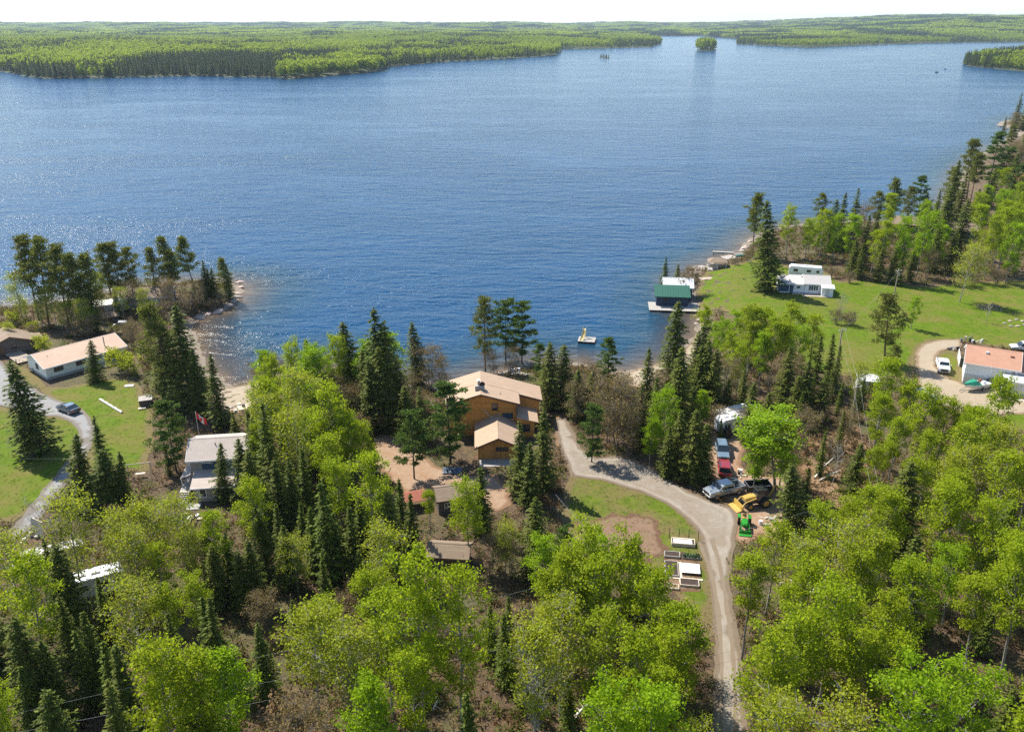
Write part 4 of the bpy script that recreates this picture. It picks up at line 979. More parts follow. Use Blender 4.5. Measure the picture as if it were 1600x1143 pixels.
# ---- cedar house in the middle
g = gp(778, 717)
HZ = g.z
h = thing('cedar_house', 'large orange cedar house with brown shingled gable roofs beside the lake', 'house', (-2.07, 110, HZ), R(2.3))
gable(h, -7.6, 3.1, 7.9, 11.4, 0, 5.55, 7.15, 'cedar', 'roof_brown', 'y', .5, 'trim_brown', rp=-2.5, ohe=.45)
# wider rear block: same ridge, right slope runs further down
m = MB().prism([(-7.6, -.6), (6.9, -.6), (6.9, 4.35), (-2.5, 7.15), (-7.6, 5.55)], 'y', 11.4, 16.4); m.build('wall', 'cedar', h)
m = MB(); m.prism([(-8.1, 5.405), (-2.5, 7.162), (-2.5, 7.29), (-8.1, 5.535)], 'y', 11.9, 16.9); m.prism([(-2.5, 7.162), (7.4, 4.213), (7.4, 4.34), (-2.5, 7.29)], 'y', 11.35, 16.9)
rf = m.build('roof', 'roof_brown', h)
m = MB(); m.prism([(3.7, 5.12), (7.4, 4.02), (7.4, 4.36), (3.7, 5.46)], 'y', 11.29, 11.34); m.build('fascia', 'trim_brown', rf)
m = MB(); m.prism([(7.41, 4.02), (7.46, 4.02), (7.46, 4.34), (7.41, 4.34)], 'y', 11.35, 16.9); m.build('gutter', 'trim_brown', rf)
# chimney with pots and a dish
m = MB().box((-2.6, 9.6, 7.3), (1.5, .8, 1.2)); ch = m.build('chimney', 'concrete', h, .03)
m = MB().cyl((-2.75, 9.6, 8.3), .2, .9); m.build('flue', 'metal_grey', ch)
m = MB().cyl((-2.75, 9.6, 8.85), .33, .12, r2=.12); m.build('flue_cap', 'trim_white', ch)
m = MB().cyl((-2.2, 9.5, 8.15), .42, .16, 'y', 16, .16); m.build('satellite_dish', 'metal_dark', ch)
m = MB().tube([(.6, 9.4, 6.1), (.6, 9.4, 6.65)], .05); m.build('vent_pipe', 'metal_dark', h)
win(h, -.3, 4.9, .75, 1.0, 7.9, frame='trim_dark'); win(h, 1.7, 3.35, 1.5, .8, 7.9, frame='trim_dark', pane='pane_blue'); win(h, -5.6, 4.3, 1.4, 1.0, 7.9, frame='trim_dark'); win(h, 13.9, 2.9, 1.6, 1.3, 6.9, 'right', 'trim_dark')
# side wing with its own low roof
m = MB().prism([(3.1, -.6), (5.9, -.6), (5.9, 2.75), (3.1, 3.45)], 'y', 7.0, 11.4); m.build('wall', 'cedar', h)
rf = shed_roof(h, 3.12, 6.5, 6.6, 11.38, 3.5, 2.6, 'roof_brown', .12, 'trim_brown', 'y')
win(h, 4.5, 1.6, 1.2, 1.1, 7.0, frame='trim_dark'); door(h, 9.2, 0, .95, 2.05, 5.93, 'trim_brown', 'right')
m = MB().box((3.15, 7.5, 4.6), (.12, .85, 1.4)); m.build('corner_board', 'trim_dark', h)
# garage wing in front
gable(h, -3.0, 3.0, 0, 7.9, 0, 2.2, 3.55, 'cedar_v', 'roof_brown', 'y', .5, 'trim_brown', ohe=.45)
win(h, .6, 1.65, 1.7, .5, 0, frame='trim_dark', bars=2)
m = MB().tube([(-.6, 6.9, 3.3), (-2.2, 7.75, 4.6)], .045); m.build('ladder_pole', 'pale_wood', h)
m = MB().box((0, -1.2, .0), (5.6, 2.2, .12)); m.build('slab', 'concrete', h, .02)

# ---- grey house at the left
g = gp(308, 784)
h = thing('grey_house', 'two-storey grey house with tan shingled roofs and a small flag behind', 'house', (g.x, g.y, g.z), R(8))
gable(h, -1.0, 6.6, 3.2, 10.0, 0, 5.0, 6.5, 'siding_grey', 'roof_grey', 'x', .45, rp=6.2)
m = MB().prism([(0, -.6), (3.2, -.6), (3.2, 3.1), (0, 2.35)], 'x', -.2, 6.4); m.build('wall', 'siding_grey', h)
shed_roof(h, -.55, 6.8, -.5, 3.18, 2.28, 3.15, 'roof_grey')
m = MB().span((.55, 3.16, 3.25), (6.3, 3.195, 4.45)); m.build('wall_tone_panel', 'siding_blue_and_shade', h)  # dark blue sheet paints the eave's shade on the wall below the windows
win(h, 1.35, 4.55, 1.25, .45, 3.16, bars=1); win(h, 4.9, 4.55, 1.25, .45, 3.16, bars=1); win(h, .95, 1.35, .75, 1.15, 0, bars=0); win(h, 4.4, 1.4, 1.2, 1.0, 0)
win(h, 6.5, 3.8, 1.0, 1.0, -1.0, 'left'); win(h, 7.0, 2.6, 1.4, 1.2, 6.6, 'right')
for lx in (2.6, 4.3):
    m = MB().box((lx, 3.1, 4.0), (.16, .12, .2)); m.build('wall_lamp', 'trim_white', h)
m = MB().tube([(2.3, 5.0, 5.95), (2.3, 5.0, 6.45)], .07); m.build('vent_pipe', 'metal_dark', h)
m = MB().prism([(-1.0, 2.9), (-2.4, 2.35), (-2.4, 2.47), (-1.0, 3.02)], 'y', 2.4, 6.4); m.build('porch_roof', 'roof_grey', h)
for py in (2.6, 6.2):
    m = MB().box((-2.3, py, 1.2), (.12, .12, 2.3)); m.build('porch_post', 'trim_white', h)
m = MB().span((-2.4, .9, 1.0), (-1.02, 6.4, 1.1)); dk = m.build('porch_deck', 'grey_wood', h)
for i in range(6):
    m = MB().box((-1.7, .75 - i * .27, .95 - i * .17), (1.2, .27, .05)); m.build('step', 'grey_wood', h)
for sx in (-2.35, -1.06):
    m = MB().tube([(sx, .9, 2.0), (sx, -.8, 1.0), (sx, -.8, 0)], .035); m.tube([(sx, .9, 1.1), (sx, .9, 2.0)], .035); m.build('stair_rail', 'trim_dark', h)
m = MB().box((-.2, -1.2, .05), (1.8, 1.6, .1)); m.build('slab', 'concrete', h)

# flag on its pole
g = gp(311, 712)
f = thing('flag', 'red and white flag with a red leaf on a pole above the grey house roof', 'flag', (g.x, g.y + 1.2, g.z))
m = MB().cyl((0, 0, 3.4), .04, 6.8, n=8); m.build('pole', 'trim_white', f)
def cloth(name, x0, x1, mat, par, dz=0):
    n = 5; vs_, fs_ = [], []
    for i in range(n + 1):
        x = x0 + (x1 - x0) * i / n; yy = .14 * math.sin(x * 4.2); dr = -.75 * x
        vs_ += [(x * .75, yy, 6.7 + dr * .8), (x * .75, yy + .05, 5.6 + dr * .8)]
    for i in range(n): fs_.append((2 * i, 2 * i + 1, 2 * i + 3, 2 * i + 2))
    o = MB().add(vs_, fs_).build(name, mat, par); s_ = o.modifiers.new('t', 'SOLIDIFY'); s_.thickness = .012; return o
cloth('band', .04, .5, 'flag_red', f); cloth('band', .5, 1.4, 'tarp_white', f); cloth('band', 1.4, 1.86, 'flag_red', f)
lf = [(0, .42), (.08, .24), (.2, .3), (.16, .1), (.34, .14), (.3, 0), (.36, -.06), (.14, -.2), (.16, -.28), (.02, -.26), (.02, -.42), (-.02, -.42), (-.02, -.26), (-.16, -.28), (-.14, -.2), (-.36, -.06), (-.3, 0), (-.34, .14), (-.16, .1), (-.2, .3), (-.08, .24)]
MB().add([(.71 + x * .75, -.16, 5.58 + z) for x, z in lf], [tuple(range(len(lf)))]).build('leaf_emblem', 'flag_red', f)

# ---- cream bungalow at the far left
g = gp(75, 594)
h = thing('cream_bungalow', 'long cream bungalow with salmon pink roof beside the lake point', 'house', (g.x, g.y, g.z), R(49))
gable(h, 0, 14.6, 0, 8.4, 0, 2.55, 4.0, 'siding_cream', 'roof_salmon', 'x', .5)
m = MB().span((-.03, -.03, -.5), (14.63, 8.43, .5)); m.build('foundation', 'concrete', h)
for x in (2.2, 6.2): win(h, x, 1.7, 1.5, .85, 0, frame='trim_dark')
win(h, 9.6, 1.75, .8, .9, 0, frame='trim_dark', bars=0); win(h, 12.8, 1.7, 1.5, .85, 0, frame='trim_dark'); win(h, 4.0, 1.7, 1.0, .9, 0, 'left', 'trim_dark'); door(h, 11.2, .4, .9, 2.0, 0, 'trim_brown')
m = MB().tube([(11.6, 1.3, 3.0), (11.6, 1.3, 5.0)], .11, 10); m.build('stove_pipe', 'metal_grey', h)
m = MB().tube([(1.6, 2.6, 3.4), (1.6, 2.6, 3.8)], .06); m.build('vent_pipe', 'metal_grey', h)
m = MB().span((9.5, -2.4, .05), (14.5, -.05, .4)); m.build('deck', 'deck_wood', h)

# ---- dark cabin beside it, with its boardwalk
g = gp(38, 549)
h = thing('log_cabin', 'dark log cabin with sagging old brown roof at the left edge', 'cabin', (g.x, g.y, g.z), R(38))
gable(h, -5.5, 1.5, 0, 6.0, 0, 2.3, 3.6, 'log_dark', 'roof_old', 'y', .6, 'trim_brown')
win(h, -1.6, 1.4, .9, .8, 0, frame='trim_brown'); door(h, -3.6, 0, .9, 1.95, 0, 'trim_brown'); win(h, 2.5, 1.4, .9, .8, 1.5, 'right', 'trim_brown')
m = MB().prism([(1.5, 2.2), (4.0, 1.6), (4.0, 1.72), (1.5, 2.32)], 'y', 1.0, 5.0); m.build('porch_roof', 'roof_old', h)
m = MB().span((1.52, 1.3, -.4), (3.6, 4.7, 1.66)); m.build('lean_to', 'log_dark', h)
g = gp(18, 552)
d = thing('boardwalk', 'weathered plank boardwalk along the gravel beside the dark cabin', 'deck', (g.x, g.y, g.z), R(-42))
boards(d, -4.5, 7.5, -1.4, 1.6, .35, 8, 'deck_wood', 'x')
m = MB()
for x in (-4, 0, 4, 7): m.span((x - .1, -1.3, -.5), (x + .1, 1.5, .32))
m.build('joists', 'dark_wood', d)
for x in (-4.3, -.5, 3.4, 7.2):
    m = MB().box((x, -1.5, .5), (.12, .12, 1.3)); m.build('post', 'dark_wood', d)

# ---- lake-point cottages
g = gp(238, 480)
h = thing('point_cottage', 'pale grey cottage with tan roof under the pines on the point', 'cottage', (g.x, g.y, g.z), R(14))
gable(h, -6.5, 4.5, 0, 6.5, 0, 2.5, 3.9, 'siding_pale', 'roof_old', 'x', .4)
win(h, -5.0, 1.5, .8, .9, 0); win(h, -1.0, 1.5, 1.2, .9, 0); win(h, 3.0, 1.5, 1.2, .9, 0); door(h, 1.0, 0, .9, 2.0, 0, 'trim_white')
g = gp(170, 490)
h = thing('point_shed', 'low pale shed with white roof left of the point cottage', 'shed', (g.x, g.y, g.z), R(24))
gable(h, -3.2, 3.2, 0, 3.6, 0, 2.1, 2.7, 'siding_pale', 'roof_white', 'x', .25)
door(h, 1.6, 0, .9, 1.9, 0); win(h, -1.2, 1.3, .9, .7, 0)
g = gp(174, 506)
h = thing('wood_shed', 'small brown roofed woodshed behind the cream bungalow', 'shed', (g.x, g.y, g.z), R(30))
gable(h, -1.6, 1.6, 0, 2.6, 0, 1.7, 2.3, 'log_dark', 'roof_old', 'x', .3, 'trim_brown'); door(h, 0, 0, .9, 1.6, 0, 'trim_brown')
g = gp(184, 508)
m = MB().box((0, 0, .5), (2.0, 1.3, 1.0)); m.prism([(-.65, 1.0), (.65, 1.0), (0, 1.35)], 'x', -1.0, 1.0)
o = m.build('tarped_stack', 'tarp_blue_and_shade', None, .1); o.location = (g.x + 1.6, g.y - .6, g.z); tag(o, 'small stack under a blue tarp beside the brown woodshed', 'tarp')

# ---- white workshop at the right edge
g = gp(1503, 598)
h = thing('white_workshop', 'big white building with rust red roof at the right edge', 'building', (g.x, g.y, g.z), R(-27))
gable(h, 0, 8.2, 0, 8.0, 0, 4.1, 6.0, 'siding_white', 'roof_rust', 'x', .4)
gable(h, 8.2, 19, .6, 7.6, 0, 3.6, 5.3, 'siding_white', 'roof_rust', 'x', .35, fascia=True, ohe=.0)
gable(h, 10.2, 15.0, -3.6, .6, 0, 3.0, 4.0, 'siding_white', 'roof_rust', 'y', .3)
m = MB().span((6.1, -2.6, -.4), (10.15, -.02, 2.75)); m.build('lean_to', 'siding_white', h)
shed_roof(h, 5.95, 10.18, -2.9, -.03, 2.76, 3.15, 'roof_white', .1)
m = MB().span((6.5, -2.68, 0.02), (9.8, -2.6, 2.2)); gd = m.build('overhead_door', 'roof_white', h)
for z in (.55, 1.1, 1.65):
    m = MB().span((6.5, -2.70, z - .015), (9.8, -2.68, z + .015)); m.build('panel_seam', 'metal_grey', gd)
win(h, 7.6, 3.6, .4, .75, 0); win(h, 4, 2.2, 1.1, .9, 0, 'left')
m = MB().span((.1, -.08, .2), (3.4, -.012, 1.9)); m.build('wall_tone_panel', 'siding_pale', h)
for x, mt in ((3.1, 'roof_white'), (7.0, 'roof_rust')):
    m = MB().box((x, 2.6, 5.55), (.5, .5, .35)); m.build('roof_vent', mt, h)
m = MB().tube([(11.5, 3, 4.4), (11.5, 3, 5.1)], .07); m.build('vent_pipe', 'metal_grey', h)
door(h, 11.5, 0, .9, 2.0, -3.6, 'siding_pale'); win(h, 13.3, 1.6, 1.0, .9, -3.6)
g = gp(1498, 572)
f = thing('board_fence', 'short white board fence at the workshop gable end', 'fence', (g.x, g.y, g.z), R(66))
for i in range(9):
    m = MB().box((i * .62, 0, .85), (.58, .05, 1.9 + .05 * (i % 3))); m.build('board', 'trim_white', f)
for z in (.4, 1.4):
    m = MB().span((-.3, .03, z), (5.3, .09, z + .1)); m.build('rail', 'grey_wood', f)
# clutter behind and in front of the workshop
def clutter(name, label, cat, u, v, pieces, mats, spread, zmax, seed):
    g = gp(u, v); r = random.Random(seed); o = thing(name, label, cat, (g.x, g.y, g.z), r.uniform(0, 1))
    for i in range(pieces):
        m = MB(); q = r.random(); c = (r.uniform(-spread, spread), r.uniform(-spread * .6, spread * .6), 0)
        if q < .4: d = (r.uniform(.3, .9), r.uniform(.2, .7), r.uniform(.15, zmax)); m.box((c[0], c[1], d[2] / 2), d, r.uniform(0, 3), r.uniform(-.15, .15)); nm = 'box'
        elif q < .75: m.box((c[0], c[1], r.uniform(.05, .3)), (r.uniform(1., 2.2), .16, .06), r.uniform(0, 3), 0, r.uniform(-.15, .15)); nm = 'plank'
        else: m.cyl((c[0], c[1], .3), r.uniform(.15, .3), .6); nm = 'drum'
        m.build(nm, r.choice(mats), o, .015)
    return o
clutter('junk_pile', 'jumble of boards, tins and scrap in front of the workshop lean-to', 'junk', 1568, 622, 18, ['rust', 'metal_dark', 'pale_wood', 'metal_grey', 'tarp_white', 'machine_yellow'], 2.1, .8, 4)
clutter('junk_pile', 'scatter of odds and ends behind the workshop roof', 'junk', 1520, 533, 10, ['metal_dark', 'metal_grey', 'pale_wood', 'tarp_white'], 2.6, .9, 5)
clutter('lumber_pile', 'old planks and scrap beside the white fence end', 'lumber', 1492, 545, 9, ['dark_wood', 'grey_wood', 'metal_dark'], 1.3, .5, 6)
g = gp(1552, 607)
c = thing('storage_cabinet', 'dark glazed storage cabinet against the white workshop wall', 'cabinet', (g.x, g.y, g.z), R(-27))
m = MB().box((0, 0, .95), (1.3, .6, 1.9)); m.build('body', 'metal_dark', c, .03)
for sx in (-.32, .32):
    m = MB().box((sx, -.31, 1.0), (.56, .03, 1.6)); d_ = m.build('door', 'pane_blue', c); m = MB().box((sx * .25, -.35, 1.0), (.04, .04, .3)); m.build('handle', 'metal_grey', d_)

# ---- white cabin with blue porch on the right-hand lawn
g = gp(1216, 457)
h = thing('white_cabin', 'white cabin with pale roofs and shaded porch on the right lawn', 'cabin', (g.x, g.y, g.z), R(-10))
gable(h, 6.0, 11.6, .2, 5.6, 0, 2.6, 3.9, 'siding_white', 'roof_pale', 'x', .35)
m = MB().prism([(.3, -.5), (5.0, -.5), (5.0, 3.0), (.3, 2.3)], 'x', 0, 5.95); m.build('wall', 'siding_white', h)
shed_roof(h, -.3, 5.62, -.2, 5.3, 2.25, 3.05, 'roof_pale')
m = MB().span((.0, .25, .3), (2.4, .29, 2.2)); m.build('porch_screen', 'siding_blue_and_shade', h)
for x in (7.2, 7.75, 8.3, 8.85): win(h, x, 1.55, .42, 1.2, .2, frame='trim_white', pane='pane_blue', bars=0)
m = MB().prism([(-1.6, -.4), (.18, -.4), (.18, 2.5), (-1.6, 2.1)], 'x', 9.7, 12.3); m.build('wall', 'siding_white', h)
shed_roof(h, 9.5, 12.6, -1.85, .15, 2.12, 2.55, 'roof_white', .09)
door(h, 11.0, 0, .85, 1.95, -1.6, 'siding_pale'); door(h, 3.0, .1, .85, 1.95, .3, 'siding_blue_and_shade'); win(h, 4.6, 1.5, .7, .6, .3); win(h, 2.5, 1.4, 1.0, .8, 11.6, 'right')
m = MB().span((5.4, -2.3, .02), (12.2, -1.65, .2)); m.build('deck', 'pale_wood', h); m = MB().span((3.2, -.9, .05), (9.6, .15, .25)); m.build('deck', 'grey_wood', h)

# ---- travel trailers
def trailer(name, label, u, v, rz, L, wd=2.4, ht=2.5, stripe='siding_pale', group=None):
    g = gp(u, v); o = thing(name, label, 'trailer', (g.x, g.y, g.z), R(rz), group)
    prof = [(-L / 2, .55), (L / 2 - .35, .55), (L / 2, 1.1), (L / 2 - .1, ht - .35), (L / 2 - .5, ht + .35), (-L / 2 + .45, ht + .35), (-L / 2, ht - .1)]
    m = MB().prism(prof, 'y', -wd / 2, wd / 2); b = m.build('body', 'car_white', o, .09)
    for x, wl in ((-L * .3, 1.1), (L * .08, 1.1), (L * .34, .7)):
        m = MB().span((x - wl / 2, -wd / 2 - .025, 1.5), (x + wl / 2, -wd / 2 + .02, 2.15)); m.build('window', 'pane', b)
    m = MB().span((-.9, -wd / 2 - .03, .6), (-.25, -wd / 2 + .02, 2.4)); dd = m.build('door', 'boat_white', b); m = MB().box((-.35, -wd / 2 - .06, 1.5), (.05, .05, .16)); m.build('handle', 'metal_grey', dd)
    m = MB().span((-L / 2 + .1, -wd / 2 - .015, 1.0), (L / 2 - .2, -wd / 2 + .01, 1.22)); m.build('stripe', stripe, b)
    for x in (-L * .25, L * .2):
        m = MB().box((x, 0, ht + .42), (.7, .6, .18)); m.build('roof_vent', 'roof_white', b, .04)
    m = MB().box((-L * .02, 0, ht + .46), (.95, .75, .24)); m.build('air_conditioner', 'boat_white', b, .05)
    for sy in (-1, 1):
        for x in (-.4, .4):
            m = MB().cyl((x, sy * (wd / 2 - .12), .34), .34, .2, 'y'); wh = m.build('wheel', 'rubber', o); m = MB().cyl((x, sy * (wd / 2 - .005), .34), .18, .03, 'y'); m.build('rim', 'rim_grey', wh)
    m = MB().tube([(L / 2 - .3, -.5, .5), (L / 2 + 1.1, 0, .5)], .05); m.tube([(L / 2 - .3, .5, .5), (L / 2 + 1.1, 0, .5)], .05); m.tube([(L / 2 + 1.1, 0, .52), (L / 2 + 1.1, 0, 0)], .04); m.build('hitch', 'metal_dark', o)
    return o
trailer('travel_trailer', 'white travel trailer behind the white cabin on the lawn', 1258, 432, -18, 8.4)
trailer('travel_trailer', 'longer white camper trailer parked in the trees above the cars', 1150, 662, 26, 7.6)
trailer('travel_trailer', 'shorter white camper trailer nearest the black drum', 1142, 674, 22, 5.2, 2.2)
trailer('travel_trailer', 'white camper roof among the trees at lower left', 158, 925, 28, 5.6, 2.3)
g = gp(1134, 682)
m = MB().cyl((0, 0, .75), .75, 1.5, n=20); m.cyl((0, 0, 1.52), .6, .06, n=20); o = m.build('drum', 'machine_black', None, .04); o.location = g; tag(o, 'fat black drum in front of the white camper trailers', 'drum')
g = gp(1140, 680)
fr = thing('metal_frame', 'white metal frame leaning by the black drum', 'frame', (g.x, g.y - .3, g.z), R(20))
for x in (-.6, .6):
    m = MB().tube([(x, 0, 0), (x, .2, 2.0)], .045); m.build('leg', 'trim_white', fr)
for z in (.6, 1.3, 2.0):
    m = MB().tube([(-.6, z * .1, z), (.6, z * .1, z)], .04); m.build('rung', 'trim_white', fr)

# ---- boathouses, docks, gazebo
def dock(name, label, u, v, z, rz, L, wd, n, mat='grey_wood'):
    x, y = on_z(u, v, z); o = thing(name, label, 'dock', (x, y, 0), R(rz))
    boards(o, -L / 2, L / 2, -wd / 2, wd / 2, z, n, mat, 'y', .08)
    for sx in (-.9, 0, .9):
        for sy in (-1, 1):
            m = MB().cyl((sx * L / 2, sy * (wd / 2 - .15), z - 1.35), .09, 2.6, n=8); m.build('pile', 'dark_wood', o)
    m = MB()
    for sy in (-1, 1): m.span((-L / 2, sy * (wd / 2 - .2) - .06, z - .22), (L / 2, sy * (wd / 2 - .2) + .06, z - .05))
    m.build('beam', 'dark_wood', o)
    return o
x, y = on_z(1024, 478, .5)
dock('dock', 'plank dock round the green-roofed boathouse', 1052, 479, .5, -6, 11.6, 6.2, 28)
x, y = on_z(1025, 477, .55)
h = thing('boathouse', 'navy boathouse with green metal roof on the dock', 'boathouse', (x, y, .55), R(-6))
m = MB().prism([(0, 0), (3.4, 0), (3.4, 3.7), (0, 2.5)], 'x', 0, 7.4); m.build('wall', 'siding_navy', h)
rf = shed_roof(h, -.5, 7.9, -.7, 3.75, 2.35, 3.92, 'roof_green', .1, 'roof_green')
for i in range(14):
    m = MB().prism([(-.7, 2.46), (3.75, 4.03), (3.75, 4.07), (-.7, 2.50)], 'x', -.45 + i * .61, -.41 + i * .61); m.build('seam', 'roof_green', rf)
door(h, 6.2, 0, .9, 1.95, 0, 'siding_navy'); win(h, 2.2, 1.4, 1.0, .7, 0, frame='trim_dark')
x, y = on_z(1040, 467, .6)
h = thing('boathouse', 'boathouse with white metal roof just behind the green one', 'boathouse', (x, y + 1.0, .4), R(-6))
gable(h, -.3, 6.4, 0, 5.0, 0, 3.0, 4.5, 'siding_navy', 'roof_white', 'x', .35, sink=1.6)
door(h, 2.4, 0, .9, 1.95, 6.4, 'trim_white', 'right')
g = gp(1120, 420)
h = thing('gazebo', 'open gazebo with brown hipped roof on the shore', 'gazebo', (g.x, g.y, g.z), R(-8))
m = MB(); A_ = [(-2.6, -1.9, 2.3), (2.6, -1.9, 2.3), (2.6, 1.9, 2.3), (-2.6, 1.9, 2.3), (-.9, 0, 3.3), (.9, 0, 3.3)]
m.add(A_, [(0, 1, 5, 4), (1, 2, 5), (2, 3, 4, 5), (3, 0, 4), (3, 2, 1, 0)]); m.build('roof', 'roof_old', h)
for sx in (-2.2, 0, 2.2):
    for sy in (-1.5, 1.5):
        m = MB().box((sx, sy, 1.1), (.14, .14, 2.4)); m.build('post', 'trim_white', h)
m = MB().span((-2.4, -1.7, -.3), (2.4, 1.7, .15)); m.build('deck', 'grey_wood', h); m = MB().span((-2.2, 1.45, .16), (2.2, 1.53, 1.0)); m.build('railing', 'pale_wood', h)
dock('dock', 'grey dock running out beside the gazebo rocks', 1146, 402, .5, 10, 6.5, 3.6, 16)
dock('dock', 'narrow dock finger reaching furthest into the lake', 1130, 393.5, .45, -14, 6.0, 1.2, 14)
x, y = on_z(1086, 416, .5)
dock('dock', 'short landing stage left of the gazebo', 1088, 417, .55, 20, 5, 2, 12)
g = gp(1158, 402)
m = MB().loft([[(-1.9, 0, .35), (-1.9, 0, .36), (-1.9, .01, .36), (-1.9, .01, .35)]] + [[(x_, -w_, .1), (x_, -w_ * 1.2, .5), (x_, w_ * 1.2, .5), (x_, w_, .1)] for x_, w_ in ((-1.2, .4), (0, .55), (1.6, .5))])
o = m.build('rowing_boat', 'roof_green'); o.location = (g.x, g.y + 1, g.z); o.rotation_euler = (0, 0, .4); tag(o, 'upturned green rowing boat on the shore behind the gazebo', 'boat')
# swim raft with slide
x, y = on_z(917, 531, .3)
r_ = thing('swim_raft', 'floating swim raft with a pale yellow slide', 'raft', (x, y, 0), R(-12))
boards(r_, -1.8, 1.8, -1.5, 1.5, .45, 9, 'grey_wood', 'x', .07)
m = MB().span((-1.75, -1.45, -.1), (1.75, 1.45, .38)); m.build('float', 'dark_wood', r_)
m = MB()
pts = [(-1.0, -.9, .55), (-.9, -.4, .75), (-.75, .3, 1.5), (-.7, .8, 2.3), (-.7, 1.15, 2.4)]
for a, b in zip(pts[:-1], pts[1:]):
    a, b = Vector(a), Vector(b)
    for off, hh in ((-.32, .22), (.32, .22)): m.add([a + Vector((off, 0, 0)), b + Vector((off, 0, 0)), b + Vector((off, 0, hh)), a + Vector((off, 0, hh)), a + Vector((off * 1.1, 0, 0)), b + Vector((off * 1.1, 0, 0)), b + Vector((off * 1.1, 0, hh)), a + Vector((off * 1.1, 0, hh))], [(0, 1, 2, 3), (4, 7, 6, 5), (3, 2, 6, 7), (0, 4, 5, 1)])
    m.add([a + Vector((-.32, 0, 0)), b + Vector((-.32, 0, 0)), b + Vector((.32, 0, 0)), a + Vector((.32, 0, 0)), a + Vector((-.32, 0, -.05)), b + Vector((-.32, 0, -.05)), b + Vector((.32, 0, -.05)), a + Vector((.32, 0, -.05))], [(0, 3, 2, 1), (4, 5, 6, 7)])
m.build('slide', 'plastic_yellow', r_)
for x_ in (-1.0, -.4):
    m = MB().tube([(x_, 1.35, .4), (x_, 1.15, 2.9)], .05); m.build('ladder_rail', 'plastic_yellow', r_)
for z in (.8, 1.2, 1.6, 2.0):
    m = MB().tube([(-1.0, 1.3, z), (-.4, 1.3, z)], .035); m.build('rung', 'plastic_yellow', r_)
# far boats
for u, v, lab, mt in ((1464, 113.5, 'tiny dark motorboat far out near the right shore', 'machine_black'), (1477, 108.5, 'tiny white motorboat moored near the right-hand point', 'boat_white')):
    x, y = on_z(u, v, 0); b = thing('motorboat', lab, 'boat', (x, y, 0), .5)
    m = MB().loft([[(q, -w_, -.1), (q, -w_ * 1.3, .8), (q, w_ * 1.3, .8), (q, w_, -.1)] for q, w_ in ((-3, .9), (0, 1.0), (2, .7), (3.4, .05))]); m.build('hull', mt, b)
    m = MB().box((-.4, 0, 1.15), (1.2, 1.4, .7)); m.build('windscreen', 'pane', b, .1); m = MB().box((-3.1, 0, .8), (.4, .5, .9)); m.build('outboard', 'metal_dark', b, .1)

# ---- half-hidden cottages on the right
for u, v, rz, L, D, lab, rf_, nm in ((1390, 362, -20, 11, 7, 'brown roofed cottage half hidden behind the right-hand aspens', 'roof_old', 'hidden_cottage'), (1482, 372, -15, 8, 5, 'small brown roof deep among the spruces at right', 'roof_old', 'hidden_cottage'),
        (1578, 292, -25, 10, 6, 'orange roofed cabin among the trees at the right edge', 'roof_orange', 'orange_cabin'), (1585, 306, -20, 7, 5, 'small orange shed roof below the orange cabin', 'roof_orange', 'orange_shed')):
    g = gp(u, v); h = thing(nm, lab, 'cottage', (g.x, g.y, g.z), R(rz))
    gable(h, -.5, L, 0, D, 0, 2.7, 4.4, 'log_dark', rf_, 'x', .5, 'trim_brown'); win(h, L * .3, 1.5, 1.2, .9, 0); win(h, L * .7, 1.5, 1.2, .9, 0); door(h, L * .5, 0, .9, 2, 0, 'trim_brown')
g = gp(1540, 378)
m = MB().cyl((0, 0, 2.2), .9, .5, 'y', 16, .2); o = m.build('satellite_dish', 'trim_white'); o.location = (g.x, g.y, g.z); o.rotation_euler = (.5, 0, .6); m = MB().tube([(0, 0, 0), (0, .1, 2.2)], .06); m.build('mast', 'metal_grey', o); tag(o, 'white dish on a mast among the right-hand aspens', 'dish')
# small sheds in the middle
g = gp(716, 800)
h = thing('garden_shed', 'brown roofed shed in the trees in front of the sandy yard', 'shed', (g.x, g.y, g.z), R(14))
gable(h, -2.6, 2.6, 0, 3.6, 0, 2.2, 3.1, 'log_dark', 'roof_old', 'x', .3, 'trim_brown'); door(h, .6, 0, .9, 1.9, 0, 'trim_brown'); win(h, -1.4, 1.3, .7, .6, 0)
g = gp(700, 890)
h = thing('garden_shed', 'low brown shed roof under the big aspens in the middle', 'shed', (g.x, g.y, g.z), R(-6))
gable(h, -2.3, 2.3, 0, 3.0, 0, 1.9, 2.7, 'log_dark', 'roof_old', 'x', .3, 'trim_brown'); door(h, .4, 0, .85, 1.7, 0, 'trim_brown')
g = gp(648, 790)
h = thing('tarp_shelter', 'red and orange tarp shelter beside the sandy yard', 'tarp', (g.x, g.y, g.z), R(18))
m = MB().prism([(-1.4, 1.5), (0, 2.3), (0, 2.34), (-1.4, 1.54)], 'x', -1.5, 1.5); m.build('tarp_panel', 'tarp_red', h); m = MB().prism([(0, 2.3), (1.4, 1.5), (1.4, 1.54), (0, 2.34)], 'x', -1.5, 1.5); m.build('tarp_panel', 'roof_orange', h)
for sx in (-1.4, 1.4):
    for sy in (-1.3, 1.3):
        m = MB().cyl((sx, sy, .78), .04, 1.56, n=8); m.build('pole', 'metal_grey', h)
